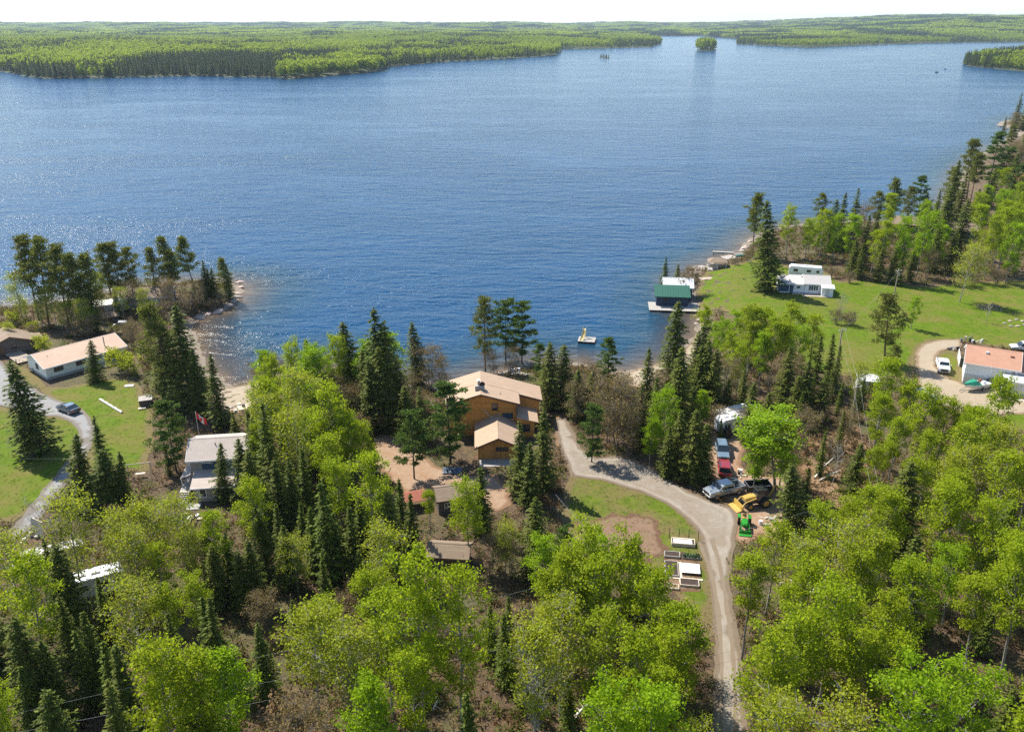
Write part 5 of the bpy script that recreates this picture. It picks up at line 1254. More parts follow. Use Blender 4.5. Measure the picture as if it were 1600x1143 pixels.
# dark blue-grey sheet standing in for a patch of bluish shade
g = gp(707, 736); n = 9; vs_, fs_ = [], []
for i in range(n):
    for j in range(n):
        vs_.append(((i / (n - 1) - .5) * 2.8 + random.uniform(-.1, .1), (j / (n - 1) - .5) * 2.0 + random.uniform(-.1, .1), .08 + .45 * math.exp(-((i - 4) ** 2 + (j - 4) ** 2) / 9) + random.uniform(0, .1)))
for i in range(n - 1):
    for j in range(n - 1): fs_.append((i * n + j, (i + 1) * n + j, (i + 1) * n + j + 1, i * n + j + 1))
o = MB().add(vs_, fs_).build('ground_shade_patch', 'tarp_blue_and_shade'); o.location = g; tag(o, 'crumpled sheet coloured as the bluish shade patch beside the white pine', 'tarp'); o.modifiers.new('t', 'SOLIDIFY').thickness = .02
# red and white shed by the power pole
g = gp(1355, 612)
h = thing('pump_shed', 'small white shed with a red door panel and green roof edge by the lawn corner', 'shed', (g.x, g.y, g.z), R(-12))
m = MB().span((-1.7, 0, -.3), (1.7, 2.4, 2.0)); m.build('wall', 'siding_white', h); shed_roof(h, -1.9, 1.9, -.2, 2.6, 2.02, 2.35, 'roof_white', .08, 'roof_green')
m = MB().span((.1, -.05, .1), (1.3, -.01, 1.8)); m.build('door', 'rust', h)

# ------------------------------------------------------------------ vehicles: local x towards the nose
def sec(x, hw, z0, z1, r=.12, top=None):
    tw = hw - .0 if top is None else top
    return [(x, -hw + r, z0), (x, hw - r, z0), (x, hw, z0 + r), (x, hw, z1 - r), (x, tw - r, z1), (x, -tw + r, z1), (x, -hw, z1 - r), (x, -hw, z0 + r)]
def wheelset(o, xs_, track, rad, wd=.24):
    for x in xs_:
        for s in (-1, 1):
            m = MB().cyl((x, s * track, rad), rad, wd, 'y', 18); t = m.build('wheel', 'rubber', o, .03)
            m = MB().cyl((x, s * (track + wd / 2 + .005), rad), rad * .62, .03, 'y', 14); m.build('rim', 'rim_grey', t)
def lamps(o, x, hw, z, mat, front):
    for s in (-1, 1):
        m = MB().box((x, s * (hw - .2), z), (.09, .34, .18)); m.build('headlight' if front else 'tail_light', mat, o, .03)
def vehicle(kind_, name, label, pf, pr, mat, roofmat=None, group=None, bedmat=None):
    a, b = gp(*pf), gp(*pr); d = (a - b).xy; c = (a + b) / 2
    o = thing(name, label, {'pickup': 'pickup', 'suv': 'car', 'sedan': 'car', 'wagon': 'car'}[kind_], (c.x, c.y, Hxy(c.x, c.y) + .07), math.atan2(d.y, d.x), group)
    if kind_ == 'pickup':
        L = 5.8; m = MB()
        m.loft([sec(2.9, .8, .6, 1.15), sec(2.82, .94, .5, 1.24), sec(2.3, .99, .48, 1.3), sec(1.2, 1.0, .48, 1.34), sec(-.95, 1.0, .48, 1.34), sec(-1.0, 1.0, .48, .85)]); m.build('body', mat, o, smooth=False)
        m = MB().loft([sec(1.5, .92, 1.28, 1.36, .03), sec(.97, .89, 1.28, 1.92, .07, .80), sec(.8, .89, 1.28, 1.98, .07, .80), sec(-.8, .89, 1.28, 1.98, .07, .80), sec(-1.0, .90, 1.28, 1.88, .07, .80)]); cab = m.build('cab', roofmat or mat, o)
        m = MB(); m.add([(1.45, -.82, 1.39), (1.45, .82, 1.39), (1.01, .75, 1.88), (1.01, -.75, 1.88)], [(0, 1, 2, 3)]); m.add([(-1.01, -.78, 1.42), (-1.01, .78, 1.42), (-1.01, .72, 1.82), (-1.01, -.72, 1.82)], [(0, 3, 2, 1)]); g_ = m.build('windscreen', 'pane', cab); g_.location = (.03, 0, .02)
        for s in (-1, 1):
            for x0, x1 in ((.25, 1.2), (-.85, .15)):
                m = MB(); yb, yt = s * .925, s * .845
                m.add([(x1, yb, 1.4), (x0, yb, 1.4), (x0, yt, 1.86), (x1 - (.26 if x1 > .9 else 0), yt, 1.86)], [(0, 1, 2, 3)]); w_ = m.build('side_window', 'pane', cab)
                w_.modifiers.new('t', 'SOLIDIFY').thickness = .015
            m = MB().box((1.2, s * 1.12, 1.42), (.12, .22, .2)); m.build('mirror', mat, cab, .03)
        m = MB()
        for s in (-1, 1): m.span((-2.85, s * .92 - .06, .5), (-1.01, s * .92 + .06, 1.3))
        m.span((-2.9, -.96, .52), (-2.8, .96, 1.28)); m.span((-2.8, -.86, .68), (-1.01, .86, .78)); m.span((-1.09, -.9, .68), (-1.02, .9, 1.29)); m.build('bed', bedmat or mat, o, .02)
        m = MB().span((-2.78, -.85, .785), (-1.1, .85, .80)); m.build('bed_liner', 'machine_black', o)
        wheelset(o, (1.85, -1.8), .89, .42)
        m = MB().box((2.93, 0, .92), (.08, 1.2, .42)); m.build('grille', 'machine_black', o, .03); m = MB().box((2.92, 0, .6), (.16, 1.8, .18)); m.build('bumper', 'metal_grey', o, .04); m = MB().box((-2.98, 0, .6), (.14, 1.8, .16)); m.build('bumper', 'metal_grey', o, .04)
        lamps(o, 2.88, .98, 1.05, 'lamp_clear', True); lamps(o, -2.9, 1.06, 1.02, 'lamp_red', False)
        m = MB().box((2.15, 0, 1.33), (1.1, .9, .05)); m.build('hood', mat, o, .02)
    else:
        tall = {'suv': 1.72, 'sedan': 1.44, 'wagon': 1.6}[kind_]; L = 4.7
        m = MB().loft([sec(2.33, .68, .42, .72), sec(2.22, .85, .34, .82), sec(1.5, .91, .3, .95), sec(.8, .92, .3, 1.0), sec(-1.6, .92, .3, 1.02), sec(-2.2, .88, .34, 1.0 if kind_ != 'sedan' else .98), sec(-2.34, .74, .45, .85)]); m.build('body', mat, o)
        rear = {'suv': (-2.15, -2.0), 'wagon': (-2.1, -1.75), 'sedan': (-1.75, -1.05)}[kind_]
        m = MB().loft([sec(1.05, .84, .95, 1.02, .03), sec(.3, .8, .95, tall - .06, .06, .64), sec(-.1, .8, .95, tall, .07, .64), sec(rear[1] + .25, .8, .95, tall, .07, .64), sec(rear[1], .8, .95, tall - .06, .06, .62), sec(rear[0], .84, .95, 1.03, .03)])
        cab = m.build('cabin', 'pane', o)
        m = MB().loft([sec(.32, .64, tall - .05, tall - .03, .008), sec(-.1, .66, tall - .02, tall + .02, .01), sec(rear[1] + .25, .66, tall - .02, tall + .02, .01), sec(rear[1], .63, tall - .06, tall - .03, .008)]); m.build('roof', roofmat or mat, cab)
        for s in (-1, 1):
            for x_ in (.25, -.75, rear[1] + .05):
                m = MB().tube([(x_ + (.45 if x_ > 0 else 0), s * .845, 1.0), (x_ + (.05 if x_ > 0 else 0), s * .7, tall - .02)], .045, 5); m.build('pillar', mat, cab)
            m = MB().box((.75, s * 1.0, 1.05), (.14, .2, .14)); m.build('mirror', mat, o, .03)
        wheelset(o, (1.42, -1.38), .8, .34, .22); lamps(o, 2.22, .84, .72, 'lamp_clear', True); lamps(o, -2.3, .86, .85, 'lamp_red', False)
        m = MB().box((2.32, 0, .55), (.07, .9, .22)); m.build('grille', 'machine_black', o, .02)
    return o
vehicle('pickup', 'pickup_truck', 'silver crew-cab pickup truck at the bend of the gravel drive', (1101, 779), (1160, 766), 'car_silver', bedmat='car_silver')
vehicle('suv', 'parked_car', 'red car parked right behind the silver pickup', (1129, 722), (1133, 752), 'car_red')
vehicle('suv', 'parked_car', 'pale grey car beyond the red car under the trees', (1131, 722), (1125, 698), 'car_bluegrey')
vehicle('sedan', 'parked_car', 'dark blue-grey sedan on the gravel road at left', (94, 638), (122, 648), 'car_charcoal', 'car_bluegrey')
vehicle('pickup', 'pickup_truck', 'white pickup truck on the dirt loop beside the workshop', (1476, 590), (1468, 565), 'car_white')
vehicle('suv', 'parked_car', 'white car behind the workshop at the right edge', (1582, 546), (1612, 548), 'car_white')
vehicle('suv', 'parked_car', 'dark vehicle half hidden by aspens right of the drive', (1262, 876), (1250, 858), 'machine_black')

# ---- machines in the work yard
def big_wheel(o, x, y, r, wd, rimmat):
    m = MB().cyl((x, y, r), r, wd, 'y', 20); t = m.build('wheel', 'rubber', o, .05)
    m = MB().cyl((x, y, r), r * .55, wd + .04, 'y', 16); m.build('rim', rimmat, t)
a, b = gp(1160, 792), gp(1200, 786); d = (a - b).xy
t = thing('backhoe_loader', 'yellow backhoe loader with black cab beside the tall spruce', 'loader', ((a + b) / 2), math.atan2(d.y, d.x))
m = MB().box((0, 0, .85), (4.0, 1.0, .5)); m.build('chassis', 'machine_black', t, .05)
m = MB().loft([sec(1.9, .42, 1.0, 1.45), sec(1.8, .5, .95, 1.6), sec(.3, .5, .95, 1.75)]); m.build('hood', 'machine_yellow', t)
m = MB().loft([sec(.3, .78, .95, 1.5, .05), sec(.2, .78, .95, 2.55, .06, .68), sec(-1.0, .78, .95, 2.6, .06, .7), sec(-1.1, .78, .95, 1.4, .05)]); cb_ = m.build('cab', 'pane', t)
m = MB().box((-.42, 0, 2.64), (1.6, 1.6, .12)); m.build('cab_roof', 'machine_black', cb_, .03)
for sx in (.3, -1.05):
    for sy in (-.78, .78):
        m = MB().tube([(sx, sy, .95), (sx - .05, sy * .9, 2.6)], .05); m.build('pillar', 'machine_black', cb_)
for s in (-1, 1):
    m = MB().tube([(.4, s * .72, 1.5), (1.9, s * .74, 1.15), (2.6, s * .74, .5)], .11, 6); m.build('loader_arm', 'machine_yellow', t)
    big_wheel(t, 1.35, s * .85, .5, .35, 'machine_yellow'); big_wheel(t, -.95, s * .9, .75, .45, 'machine_yellow')
m = MB(); m.prism([(2.55, .1), (3.5, .05), (3.5, .12), (2.75, .25), (2.6, .9), (2.5, .9)], 'y', -1.15, 1.15); m.build('bucket', 'machine_yellow', t)
m = MB().tube([(-1.9, 0, 1.0), (-2.7, 0, 2.7), (-3.1, 0, 2.5)], .14, 6); bo = m.build('boom', 'machine_yellow', t); m = MB().tube([(-3.0, 0, 2.6), (-3.6, 0, 1.0)], .11, 6); m.build('dipper', 'machine_yellow', bo); m = MB().box((-3.6, 0, .7), (.5, .6, .6)); m.build('hoe_bucket', 'rust', bo, .06)
a, b = gp(1164, 836), gp(1161, 808); d = (a - b).xy
t = thing('tractor', 'small bright green tractor with rear blade beside the gravel drive', 'tractor', ((a + b) / 2), math.atan2(d.y, d.x))
m = MB().box((0, 0, .62), (2.4, .42, .3)); m.build('chassis', 'machine_black', t, .04)
m = MB().loft([sec(1.35, .28, .7, 1.05, .08), sec(1.2, .34, .65, 1.18, .08), sec(.2, .38, .65, 1.28, .08)]); m.build('hood', 'tractor_green', t)
m = MB().box((-.55, 0, 1.0), (.5, .5, .12)); m.box((-.78, 0, 1.25), (.1, .5, .45), ry=.15); m.build('seat', 'machine_yellow', t, .04)
m = MB().tube([(.05, 0, 1.2), (-.12, 0, 1.45)], .03); m.cyl((-.14, 0, 1.47), .2, .04, n=14); m.build('steering_wheel', 'machine_black', t)
for s in (-1, 1):
    big_wheel(t, 1.0, s * .55, .36, .25, 'machine_yellow'); big_wheel(t, -.6, s * .68, .56, .36, 'machine_yellow')
    m = MB().box((-.6, s * .66, 1.17), (.95, .4, .06)); m.build('fender', 'tractor_green', t, .02)
    m = MB().tube([(.1, s * .42, 1.0), (1.3, s * .5, .9), (2.0, s * .5, .4)], .05, 6); m.build('loader_arm', 'tractor_green', t)
    m = MB().tube([(-.95, s * .5, 1.0), (-.95, s * .5, 2.1)], .035); m.build('roll_bar', 'machine_black', t)
m = MB().tube([(-.95, -.5, 2.1), (-.95, .5, 2.1)], .035); m.build('roll_bar', 'machine_black', t)
m = MB(); m.prism([(1.95, .1), (2.5, .08), (2.5, .14), (2.1, .22), (2.0, .6), (1.93, .6)], 'y', -.75, .75); m.build('bucket', 'tractor_green', t)
# dump trailer
a, b = gp(1166, 770), gp(1200, 768); d = (b - a).xy
t = thing('utility_trailer', 'black high-sided utility trailer behind the silver pickup', 'trailer', ((a + b) / 2), math.atan2(d.y, d.x))
m = MB().span((-1.7, -.9, .6), (1.7, .9, .68)); m.build('floor', 'machine_black', t)
for lo, hi in (((-1.7, -.95, .6), (1.7, -.88, 1.5)), ((-1.7, .88, .6), (1.7, .95, 1.5)), ((1.64, -.88, .6), (1.7, .88, 1.5)), ((-1.7, -.88, .6), (-1.64, .88, 1.5))):
    m = MB().span(lo, hi); s_ = m.build('side_panel', 'machine_black', t); m = MB().span((lo[0], lo[1] - .01, 1.5), (hi[0], hi[1] + .01, 1.56)); m.build('top_rail', 'metal_grey', s_)
for s in (-1, 1):
    for x_ in (-.4, .42): big_wheel(t, x_, s * 1.05, .34, .2, 'rim_grey')
m = MB().tube([(-1.7, -.5, .6), (-3.0, 0, .55)], .05); m.tube([(-1.7, .5, .6), (-3.0, 0, .55)], .05); m.tube([(-2.95, 0, .55), (-2.95, 0, 0)], .05); m.build('hitch', 'metal_dark', t)
# boat on its trailer under a green cover
a, b = gp(1502, 612), gp(1544, 606); d = (a - b).xy
t = thing('covered_boat', 'white motorboat with a green cover on a trailer by the workshop', 'boat', ((a + b) / 2), math.atan2(d.y, d.x))
def hull(m, zs=0., k=1.): m.loft([[(x_, -w_ * .55, .55 + zs + rise), (x_, -w_ * k, 1.35 + zs + rise * .4), (x_, w_ * k, 1.35 + zs + rise * .4), (x_, w_ * .55, .55 + zs + rise)] for x_, w_, rise in ((-2.6, .95, 0), (-.5, 1.05, 0), (1.2, .85, .1), (2.2, .4, .35), (2.6, .05, .5))]); return m
hull(MB()).build('hull', 'boat_white', t)
m = MB().loft([[(x_, -w_, 1.37), (x_, -w_ * .5, 1.5 + r2), (x_, w_ * .5, 1.5 + r2), (x_, w_, 1.37)] for x_, w_, r2 in ((-.3, 1.1, .1), (.4, 1.05, .55), (1.3, .88, .4), (2.3, .42, .2), (2.68, .08, .1))]); m.build('cover', 'tarp_green', t)
m = MB().box((-1.2, .4, 1.5), (.6, .5, .5)); m.build('seat', 'tarp_white', t, .06); m = MB().box((-1.2, -.4, 1.5), (.6, .5, .5)); m.build('seat', 'rust', t, .06); m = MB().box((-2.75, 0, 1.3), (.4, .5, 1.0)); m.build('outboard', 'machine_black', t, .08)
for s in (-1, 1): big_wheel(t, -.9, s * .95, .33, .2, 'rim_grey')
m = MB().tube([(-2.5, -.6, .45), (1.5, -.6, .45), (3.5, 0, .45)], .05); m.tube([(-2.5, .6, .45), (1.5, .6, .45), (3.5, 0, .45)], .05); m.tube([(3.4, 0, .45), (3.4, 0, 0)], .05); m.build('frame', 'metal_grey', t)
# white boat with blue hull band at the loop
a, b = gp(1462, 634), gp(1436, 616); d = (a - b).xy
t = thing('white_boat', 'white boat with a blue end standing by the dirt loop', 'boat', ((a + b) / 2), math.atan2(d.y, d.x))
hull(MB(), -.35).build('hull', 'tarp_white', t); m = MB().loft([[(x_, -w_, 1.02 + r2), (x_, -w_ * .6, 1.25 + r2), (x_, w_ * .6, 1.25 + r2), (x_, w_, 1.02 + r2)] for x_, w_, r2 in ((-2.55, .92, 0), (0, 1.0, .1), (1.3, .8, .1))]); m.build('cover', 'boat_white', t)
m = MB().loft([[(x_, -w_, 1.04 + r2), (x_, -w_ * .6, 1.26 + r2), (x_, w_ * .6, 1.26 + r2), (x_, w_, 1.04 + r2)] for x_, w_, r2 in ((1.3, .86, .1), (2.2, .45, .15), (2.65, .08, .2))]); m.build('bow_cover', 'tarp_blue_and_shade', t)
for x_ in (-1.6, 1.0):
    m = MB().box((x_, 0, .1), (.3, 1.2, .25)); m.build('support', 'dark_wood', t)

# ---- yard odds and ends
clutter('lumber_pile', 'grey planks and a frame on the ground behind the green tractor', 'lumber', 1198, 814, 9, ['pale_wood', 'grey_wood', 'metal_grey', 'tarp_white'], 1.4, .4, 11)
clutter('junk_pile', 'scatter of white scrap between the red car and the lime aspen', 'junk', 1148, 742, 9, ['tarp_white', 'pale_wood', 'metal_grey', 'metal_dark'], 1.6, .5, 12)
clutter('junk_pile', 'small heap of pipes and bright green machine parts near the dark vehicle', 'junk', 1240, 838, 8, ['tractor_green', 'metal_dark', 'rust', 'tractor_green'], 1.6, .7, 13)
clutter('junk_pile', 'yellow and brown heap under the aspens right of the drive', 'junk', 1240, 918, 10, ['machine_yellow', 'rust', 'pale_wood', 'metal_dark'], 1.6, .8, 14)
clutter('junk_pile', 'pale scrap heap just right of the yellow heap', 'junk', 1272, 925, 8, ['tarp_white', 'pale_wood', 'metal_grey'], 1.2, .4, 15)
clutter('junk_pile', 'rusty frames and drums under the trees right of the tall spruce', 'junk', 1268, 780, 9, ['rust', 'rust', 'metal_dark', 'dark_wood'], 1.6, 1.0, 16)
clutter('lumber_pile', 'bleached logs and boards under the trees behind the cream bungalow', 'lumber', 160, 512, 14, ['grey_wood', 'pale_wood', 'birch_log'], 2.6, .4, 17)
clutter('lumber_pile', 'pale boards heaped beside the grey house steps', 'lumber', 300, 808, 8, ['pale_wood', 'tarp_white', 'grey_wood'], 1.4, .3, 18)
clutter('lumber_pile', 'stack of logs by the white slabs at lower left', 'lumber', 48, 838, 10, ['birch_log', 'pale_wood', 'grey_wood'], 1.5, .4, 19)
clutter('beach_gear', 'chairs and boards on the small beach behind the tall spruces', 'junk', 366, 640, 8, ['pale_wood', 'metal_dark', 'trim_white', 'grey_wood'], 1.8, .6, 20)
clutter('beach_gear', 'white chairs and boards on the shore behind the cedar house', 'junk', 812, 583, 9, ['trim_white', 'tarp_white', 'pale_wood'], 2.2, .8, 21)
def slab(name, label, cat, u, v, rz, dims, mat, z=0., bev=.02):
    g = gp(u, v); m = MB().box((0, 0, dims[2] / 2), dims); o = m.build(name, mat, None, bev); o.location = (g.x, g.y, g.z + z); o.rotation_euler = (0, 0, R(rz)); return tag(o, label, cat)
slab('concrete_slab', 'pale concrete slab beside the gravel road end at lower left', 'slab', 82, 858, 24, (7.0, 1.8, .25), 'roof_pale')
slab('concrete_slab', 'long narrow pale slab at the far lower left', 'slab', 45, 880, 30, (6.0, .7, .2), 'roof_pale')
slab('patio_slab', 'light patio slab at the grey house shore', 'slab', 388, 636, 25, (3.4, 2.0, .25), 'pale_wood')
slab('stepping_slab', 'pale stepping slab on the lawn by the bungalow', 'slab', 202, 603, 10, (1.6, 1.0, .12), 'roof_pale', .03)
g = gp(62, 838)
w_ = thing('wall_panel_stand', 'tall pale board standing at the end of the gravel road', 'board', (g.x, g.y, g.z), R(-30))
m = MB().box((0, 0, 1.3), (2.4, .1, 2.4), rx=-.08); m.build('board', 'pale_wood', w_); m = MB().tube([(-.8, .1, 2.0), (-.8, 1.0, 0)], .05); m.tube([(.8, .1, 2.0), (.8, 1.0, 0)], .05); m.build('brace', 'dark_wood', w_)
# box well with a step
g = gp(229, 632)
w_ = thing('well_house', 'small dark wooden well box with a slatted lid by the tall spruces', 'well', (g.x, g.y, g.z), R(20))
for i in range(4):
    s, c_ = math.sin(i * math.pi / 2), math.cos(i * math.pi / 2)
    m = MB().box((c_ * .95, s * .95, .6), (.1 if i % 2 == 0 else 2.0, 2.0 if i % 2 == 0 else .1, 1.2)); m.build('side', 'dark_wood', w_)
boards(w_, -1.1, 1.1, -1.1, 1.1, 1.25, 7, 'grey_wood', 'x', .06)
m = MB().box((-.6, -1.7, .2), (1.2, .7, .12)); m.box((-1.0, -1.7, .08), (.1, .6, .16)); m.box((-.2, -1.7, .08), (.1, .6, .16)); m.build('step', 'pale_wood', w_)
# row of birch logs on the lawn
a, b = gp(156, 625), gp(191, 646)
for i in range(5):
    p, q = a.lerp(b, i / 5 + .01), a.lerp(b, (i + 1) / 5 - .01)
    m = MB().tube([(p.x, p.y, p.z + .18), ((p.x + q.x) / 2, (p.y + q.y) / 2 + .08, (p.z + q.z) / 2 + .2), (q.x, q.y, q.z + .18)], [.2, .22, .19], 9); o = m.build('birch_log', 'birch_log')
    tag(o, '%s log in the row of white logs on the left lawn' % ('sedan-end', 'second from the sedan', 'middle', 'fourth from the sedan', 'lower end')[i], 'log', 'white logs in a row')
# timber swing frame
g = gp(220, 745)
w_ = thing('swing_frame', 'light timber swing frame in the grass left of the grey house', 'swing', (g.x, g.y, g.z), R(15))
for s in (-1.5, 1.5):
    m = MB().tube([(s, -.8, 0), (s, 0, 2.2)], .05); m.tube([(s, .8, 0), (s, 0, 2.2)], .05); m.build('leg_pair', 'pale_wood', w_)
m = MB().tube([(-1.7, 0, 2.2), (1.7, 0, 2.2)], .06); m.build('beam', 'pale_wood', w_); m = MB().box((0, 0, .6), (1.4, .5, .06)); se = m.build('seat', 'pale_wood', w_)
m = MB().tube([(-.6, 0, .6), (-.6, 0, 2.2)], .015); m.tube([(.6, 0, .6), (.6, 0, 2.2)], .015); m.build('chain', 'metal_grey', se)

# ---- vegetable garden
sheet('garden_soil', [(1037, 860), (1070, 862), (1070, 872), (1094, 876), (1093, 924), (1040, 926)], 'bare_soil', .035, ragged=.25, step=.8)
def bed(name, label, u, v, rz, L, wd, ht, fill='soil', wood='pale_wood'):
    g = gp(u, v); o = thing(name, label, 'garden bed', (g.x, g.y, g.z + .03), R(rz))
    for lo, hi in (((-L / 2, -wd / 2, 0), (L / 2, -wd / 2 + .08, ht)), ((-L / 2, wd / 2 - .08, 0), (L / 2, wd / 2, ht)), ((-L / 2, -wd / 2 + .08, 0), (-L / 2 + .08, wd / 2 - .08, ht)), ((L / 2 - .08, -wd / 2 + .08, 0), (L / 2, wd / 2 - .08, ht))):
        m = MB().span(lo, hi); m.build('board', wood, o)
    m = MB().span((-L / 2 + .08, -wd / 2 + .08, 0), (L / 2 - .08, wd / 2 - .08, ht * .8)); m.build('soil', fill, o)
    return o
o = bed('raised_bed', 'raised planter with a white cover in the grass by the drive', 1067, 850, -8, 2.9, 1.3, .5)
m = MB().span((-1.2, -.45, .41), (1.1, .35, .46)); m.build('cover', 'tarp_white', o, .02); m = MB().span((-1.3, .4, .41), (1.3, .54, .52)); m.build('seed_tray', 'pale_wood', o)
bed('garden_bed', 'dark soil bed at the top left of the vegetable plot', 1050, 868, -8, 1.9, 1.1, .3, wood='grey_wood')
bed('garden_bed', 'long dark soil bed with stakes down the left of the plot', 1049, 890, -8, 1.6, 2.9, .3, wood='grey_wood')
bed('garden_bed', 'dark soil bed at the bottom right of the vegetable plot', 1077, 912, -8, 2.2, 1.3, .3, wood='pale_wood')
bed('garden_bed', 'small pale sandy bed at the bottom left of the plot', 1052, 918, -8, 1.3, .9, .25, 'beach_sand', 'pale_wood')
o = bed('garden_bed', 'leafy bed with rows of green seedlings at the top right', 1080, 871, -8, 2.2, .8, .25, wood='grey_wood')
for i in range(14):
    r_ = np.random.default_rng(i); n = 14; C = rand_dirs(r_, n, .6) * .16 + np.array([-1 + (i % 7) * .31, -.2 + (i // 7) * .36, .3]); U = rand_dirs(r_, n)
    me_ = fast_mesh('seedling', *quads(C, U, np.cross(U, rand_dirs(r_, n)), .12, .08)); me_.materials.append(MATS['lettuce']); link(bpy.data.objects.new('seedling', me_), o)
for u, v, rz, d, lab, mt in ((1078, 891, -8, (2.3, 1.9, .06), 'square white sheet covering the right of the vegetable plot', 'tarp_white'), (1063, 895, -8, (.4, 4.2, .07), 'pale plank path down the middle of the vegetable plot', 'pale_wood'), (1067, 904, -8, (4.6, .35, .06), 'pale plank path across the vegetable plot', 'pale_wood')):
    slab('garden_board' if mt == 'pale_wood' else 'white_sheet', lab, 'board', u, v, rz, d, mt, .06 if mt == 'pale_wood' else .32)
g = gp(1068, 842)
f = thing('garden_fence', 'short wire fence on dark posts behind the raised planter', 'fence', (g.x, g.y, g.z), R(-10))
for i in range(4):
    m = MB().tube([(-1.8 + i * 1.2, 0, 0), (-1.8 + i * 1.2, 0, 1.5)], .04); m.build('post', 'metal_dark', f)
for z in (.5, 1.0, 1.4):
    m = MB().tube([(-1.8, 0, z), (1.8, 0, z)], .012, 4); m.build('wire', 'cable', f)
o = bed('compost_frame', 'open pale timber frame beside the bare soil patch', 941, 882, 6, 1.9, 1.9, .7, 'dirt_track', 'pale_wood')

# ---- fallen trunks, brush piles, rocks
def fallen(label, a_, b_, r=.12, mat='birch_log', za=.15, zb=.15):
    p, q = gp(*a_), gp(*b_); m = MB(); mid = (p + q) / 2
    m.tube([(p.x, p.y, p.z + za), (mid.x, mid.y + .15, mid.z + (za + zb) / 2 + .08), (q.x, q.y, q.z + zb)], [r, r * .8, r * .35], 7)
    for i in range(4):
        c = p.lerp(q, .35 + i * .15); z = c.z + za + (zb - za) * (.35 + i * .15); e = c + Vector((random.uniform(-.8, .8), random.uniform(-.8, .8), 0)); m.tube([(c.x, c.y, z), (e.x, e.y, z + random.uniform(0, .5))], [r * .35, .012], 5)
    return tag(m.build('fallen_trunk', mat), label, 'log', 'fallen trunks')
fallen('upper bleached fallen trunk right of the tall spruce', (1272, 748), (1300, 728), .13, zb=1.4); fallen('lower bleached fallen trunk right of the tall spruce', (1280, 752), (1312, 742), .14, zb=.8)
fallen('pale fallen trunk on the grass below the aspens, bottom middle', (676, 1112), (688, 1090), .12); fallen('white bare limb lying at the bottom edge', (890, 1130), (925, 1108), .16, zb=1.0)
fallen('dark log lying across the litter above the powerline', (1320, 985), (1360, 970), .12, 'bark_dark'); fallen('dark fallen log on the orange litter at lower left', (315, 975), (355, 987), .12, 'bark_dark'); fallen('driftwood log at the lake point tip', (366, 440), (376, 436), .15, 'grey_wood')
def heap(name, label, cat, u, v, n, sp_, ht, mats, seed):
    g = gp(u, v); r_ = random.Random(seed); o = thing(name, label, cat, (g.x, g.y, g.z))
    for i in range(n):
        a_ = r_.uniform(0, 6.28); q = r_.uniform(0, 1) ** .6; L = r_.uniform(.6, 1.6); x_, y_ = math.cos(a_) * q * sp_, math.sin(a_) * q * sp_ * .7; b_ = r_.uniform(0, 6.28)
        m = MB().tube([(x_, y_, ht * (1 - q) * r_.uniform(.3, 1)), (x_ + math.cos(b_) * L * .5, y_ + math.sin(b_) * L * .5, ht * (1 - q) * r_.uniform(.5, 1.2) + .12), (x_ + math.cos(b_) * L, y_ + math.sin(b_) * L, .1)], [.05, .04, .015], 5); m.build('branch', r_.choice(mats), o)
heap('brush_pile', 'round grey brush pile on the right lawn', 'brush pile', 1551, 482, 90, 3.2, 1.3, ['twig_grey', 'bark_dark', 'bark_grey'], 3)
heap('brush_pile', 'low brush heap at the foot of the bare lawn tree', 'brush pile', 1318, 500, 50, 2.4, .7, ['twig_grey', 'bark_dark'], 4)
def rockmesh(seed, mat):
    r_ = np.random.default_rng(seed); import bmesh as _b
    bm = _b.new(); _b.ops.create_icosphere(bm, subdivisions=2, radius=1.)
    for v_ in bm.verts:
        k_ = 1 + .35 * mnoise.noise(v_.co * 1.3 + Vector((seed * 3.1, 0, 0))); v_.co = Vector((v_.co.x * k_, v_.co.y * k_ * .8, v_.co.z * k_ * .55))
    me_ = bpy.data.meshes.new('rock'); bm.to_mesh(me_); bm.free(); me_.materials.append(MATS[mat]); return me_
ROCKS = [rockmesh(i, ('rock', 'rock_pink')[i % 2]) for i in range(6)]
ROCK_LIST = []
def rocks(pts, lab, grp, s0, s1, seed):
    r_ = random.Random(seed)
    for u, v in pts:
        x, y = on_z(u, v, .15); o = link(bpy.data.objects.new('boulder', r_.choice(ROCKS))); s = r_.uniform(s0, s1); o.scale = (s * r_.uniform(.8, 1.5), s, s * r_.uniform(.6, .9)); o.rotation_euler = (0, 0, r_.uniform(0, 6))
        o.location = (x, y, max(Hxy(x, y), -.15) + s * .12); tag(o, lab, 'rock', grp); ROCK_LIST.append((o, u, v, lab, grp))
rocks([(374, 440), (377, 448), (372, 458), (365, 470), (352, 482), (340, 487), (325, 491), (312, 496), (360, 441), (345, 439), (369, 464), (357, 477)], 'shoreline boulder on the left point', 'boulders on the left point', .5, 1.3, 1)
rocks([(1100, 417), (1108, 414), (1140, 402), (1152, 398), (1160, 392), (1166, 384), (1172, 377), (1092, 421), (1085, 428), (1164, 388)], 'shoreline boulder by the docks', 'boulders by the gazebo', .6, 1.5, 2)
rocks([(806, 578), (815, 575), (796, 580), (782, 584), (824, 572), (702, 606), (715, 604)], 'pale boulder on the shore behind the cedar house', 'boulders behind the cedar house', .5, 1.0, 3)
rocks([(1565, 197), (1572, 201), (1582, 203), (1560, 196), (1590, 204)], 'pale rock on the right-hand point', 'rocks on the right-edge point', .8, 1.8, 4)
rocks([(1088, 505), (1094, 500), (1082, 476), (1080, 460), (1096, 512), (1090, 492)], 'boulder on the bank beside the boathouse', 'boulders by the boathouse', .5, 1.1, 5)
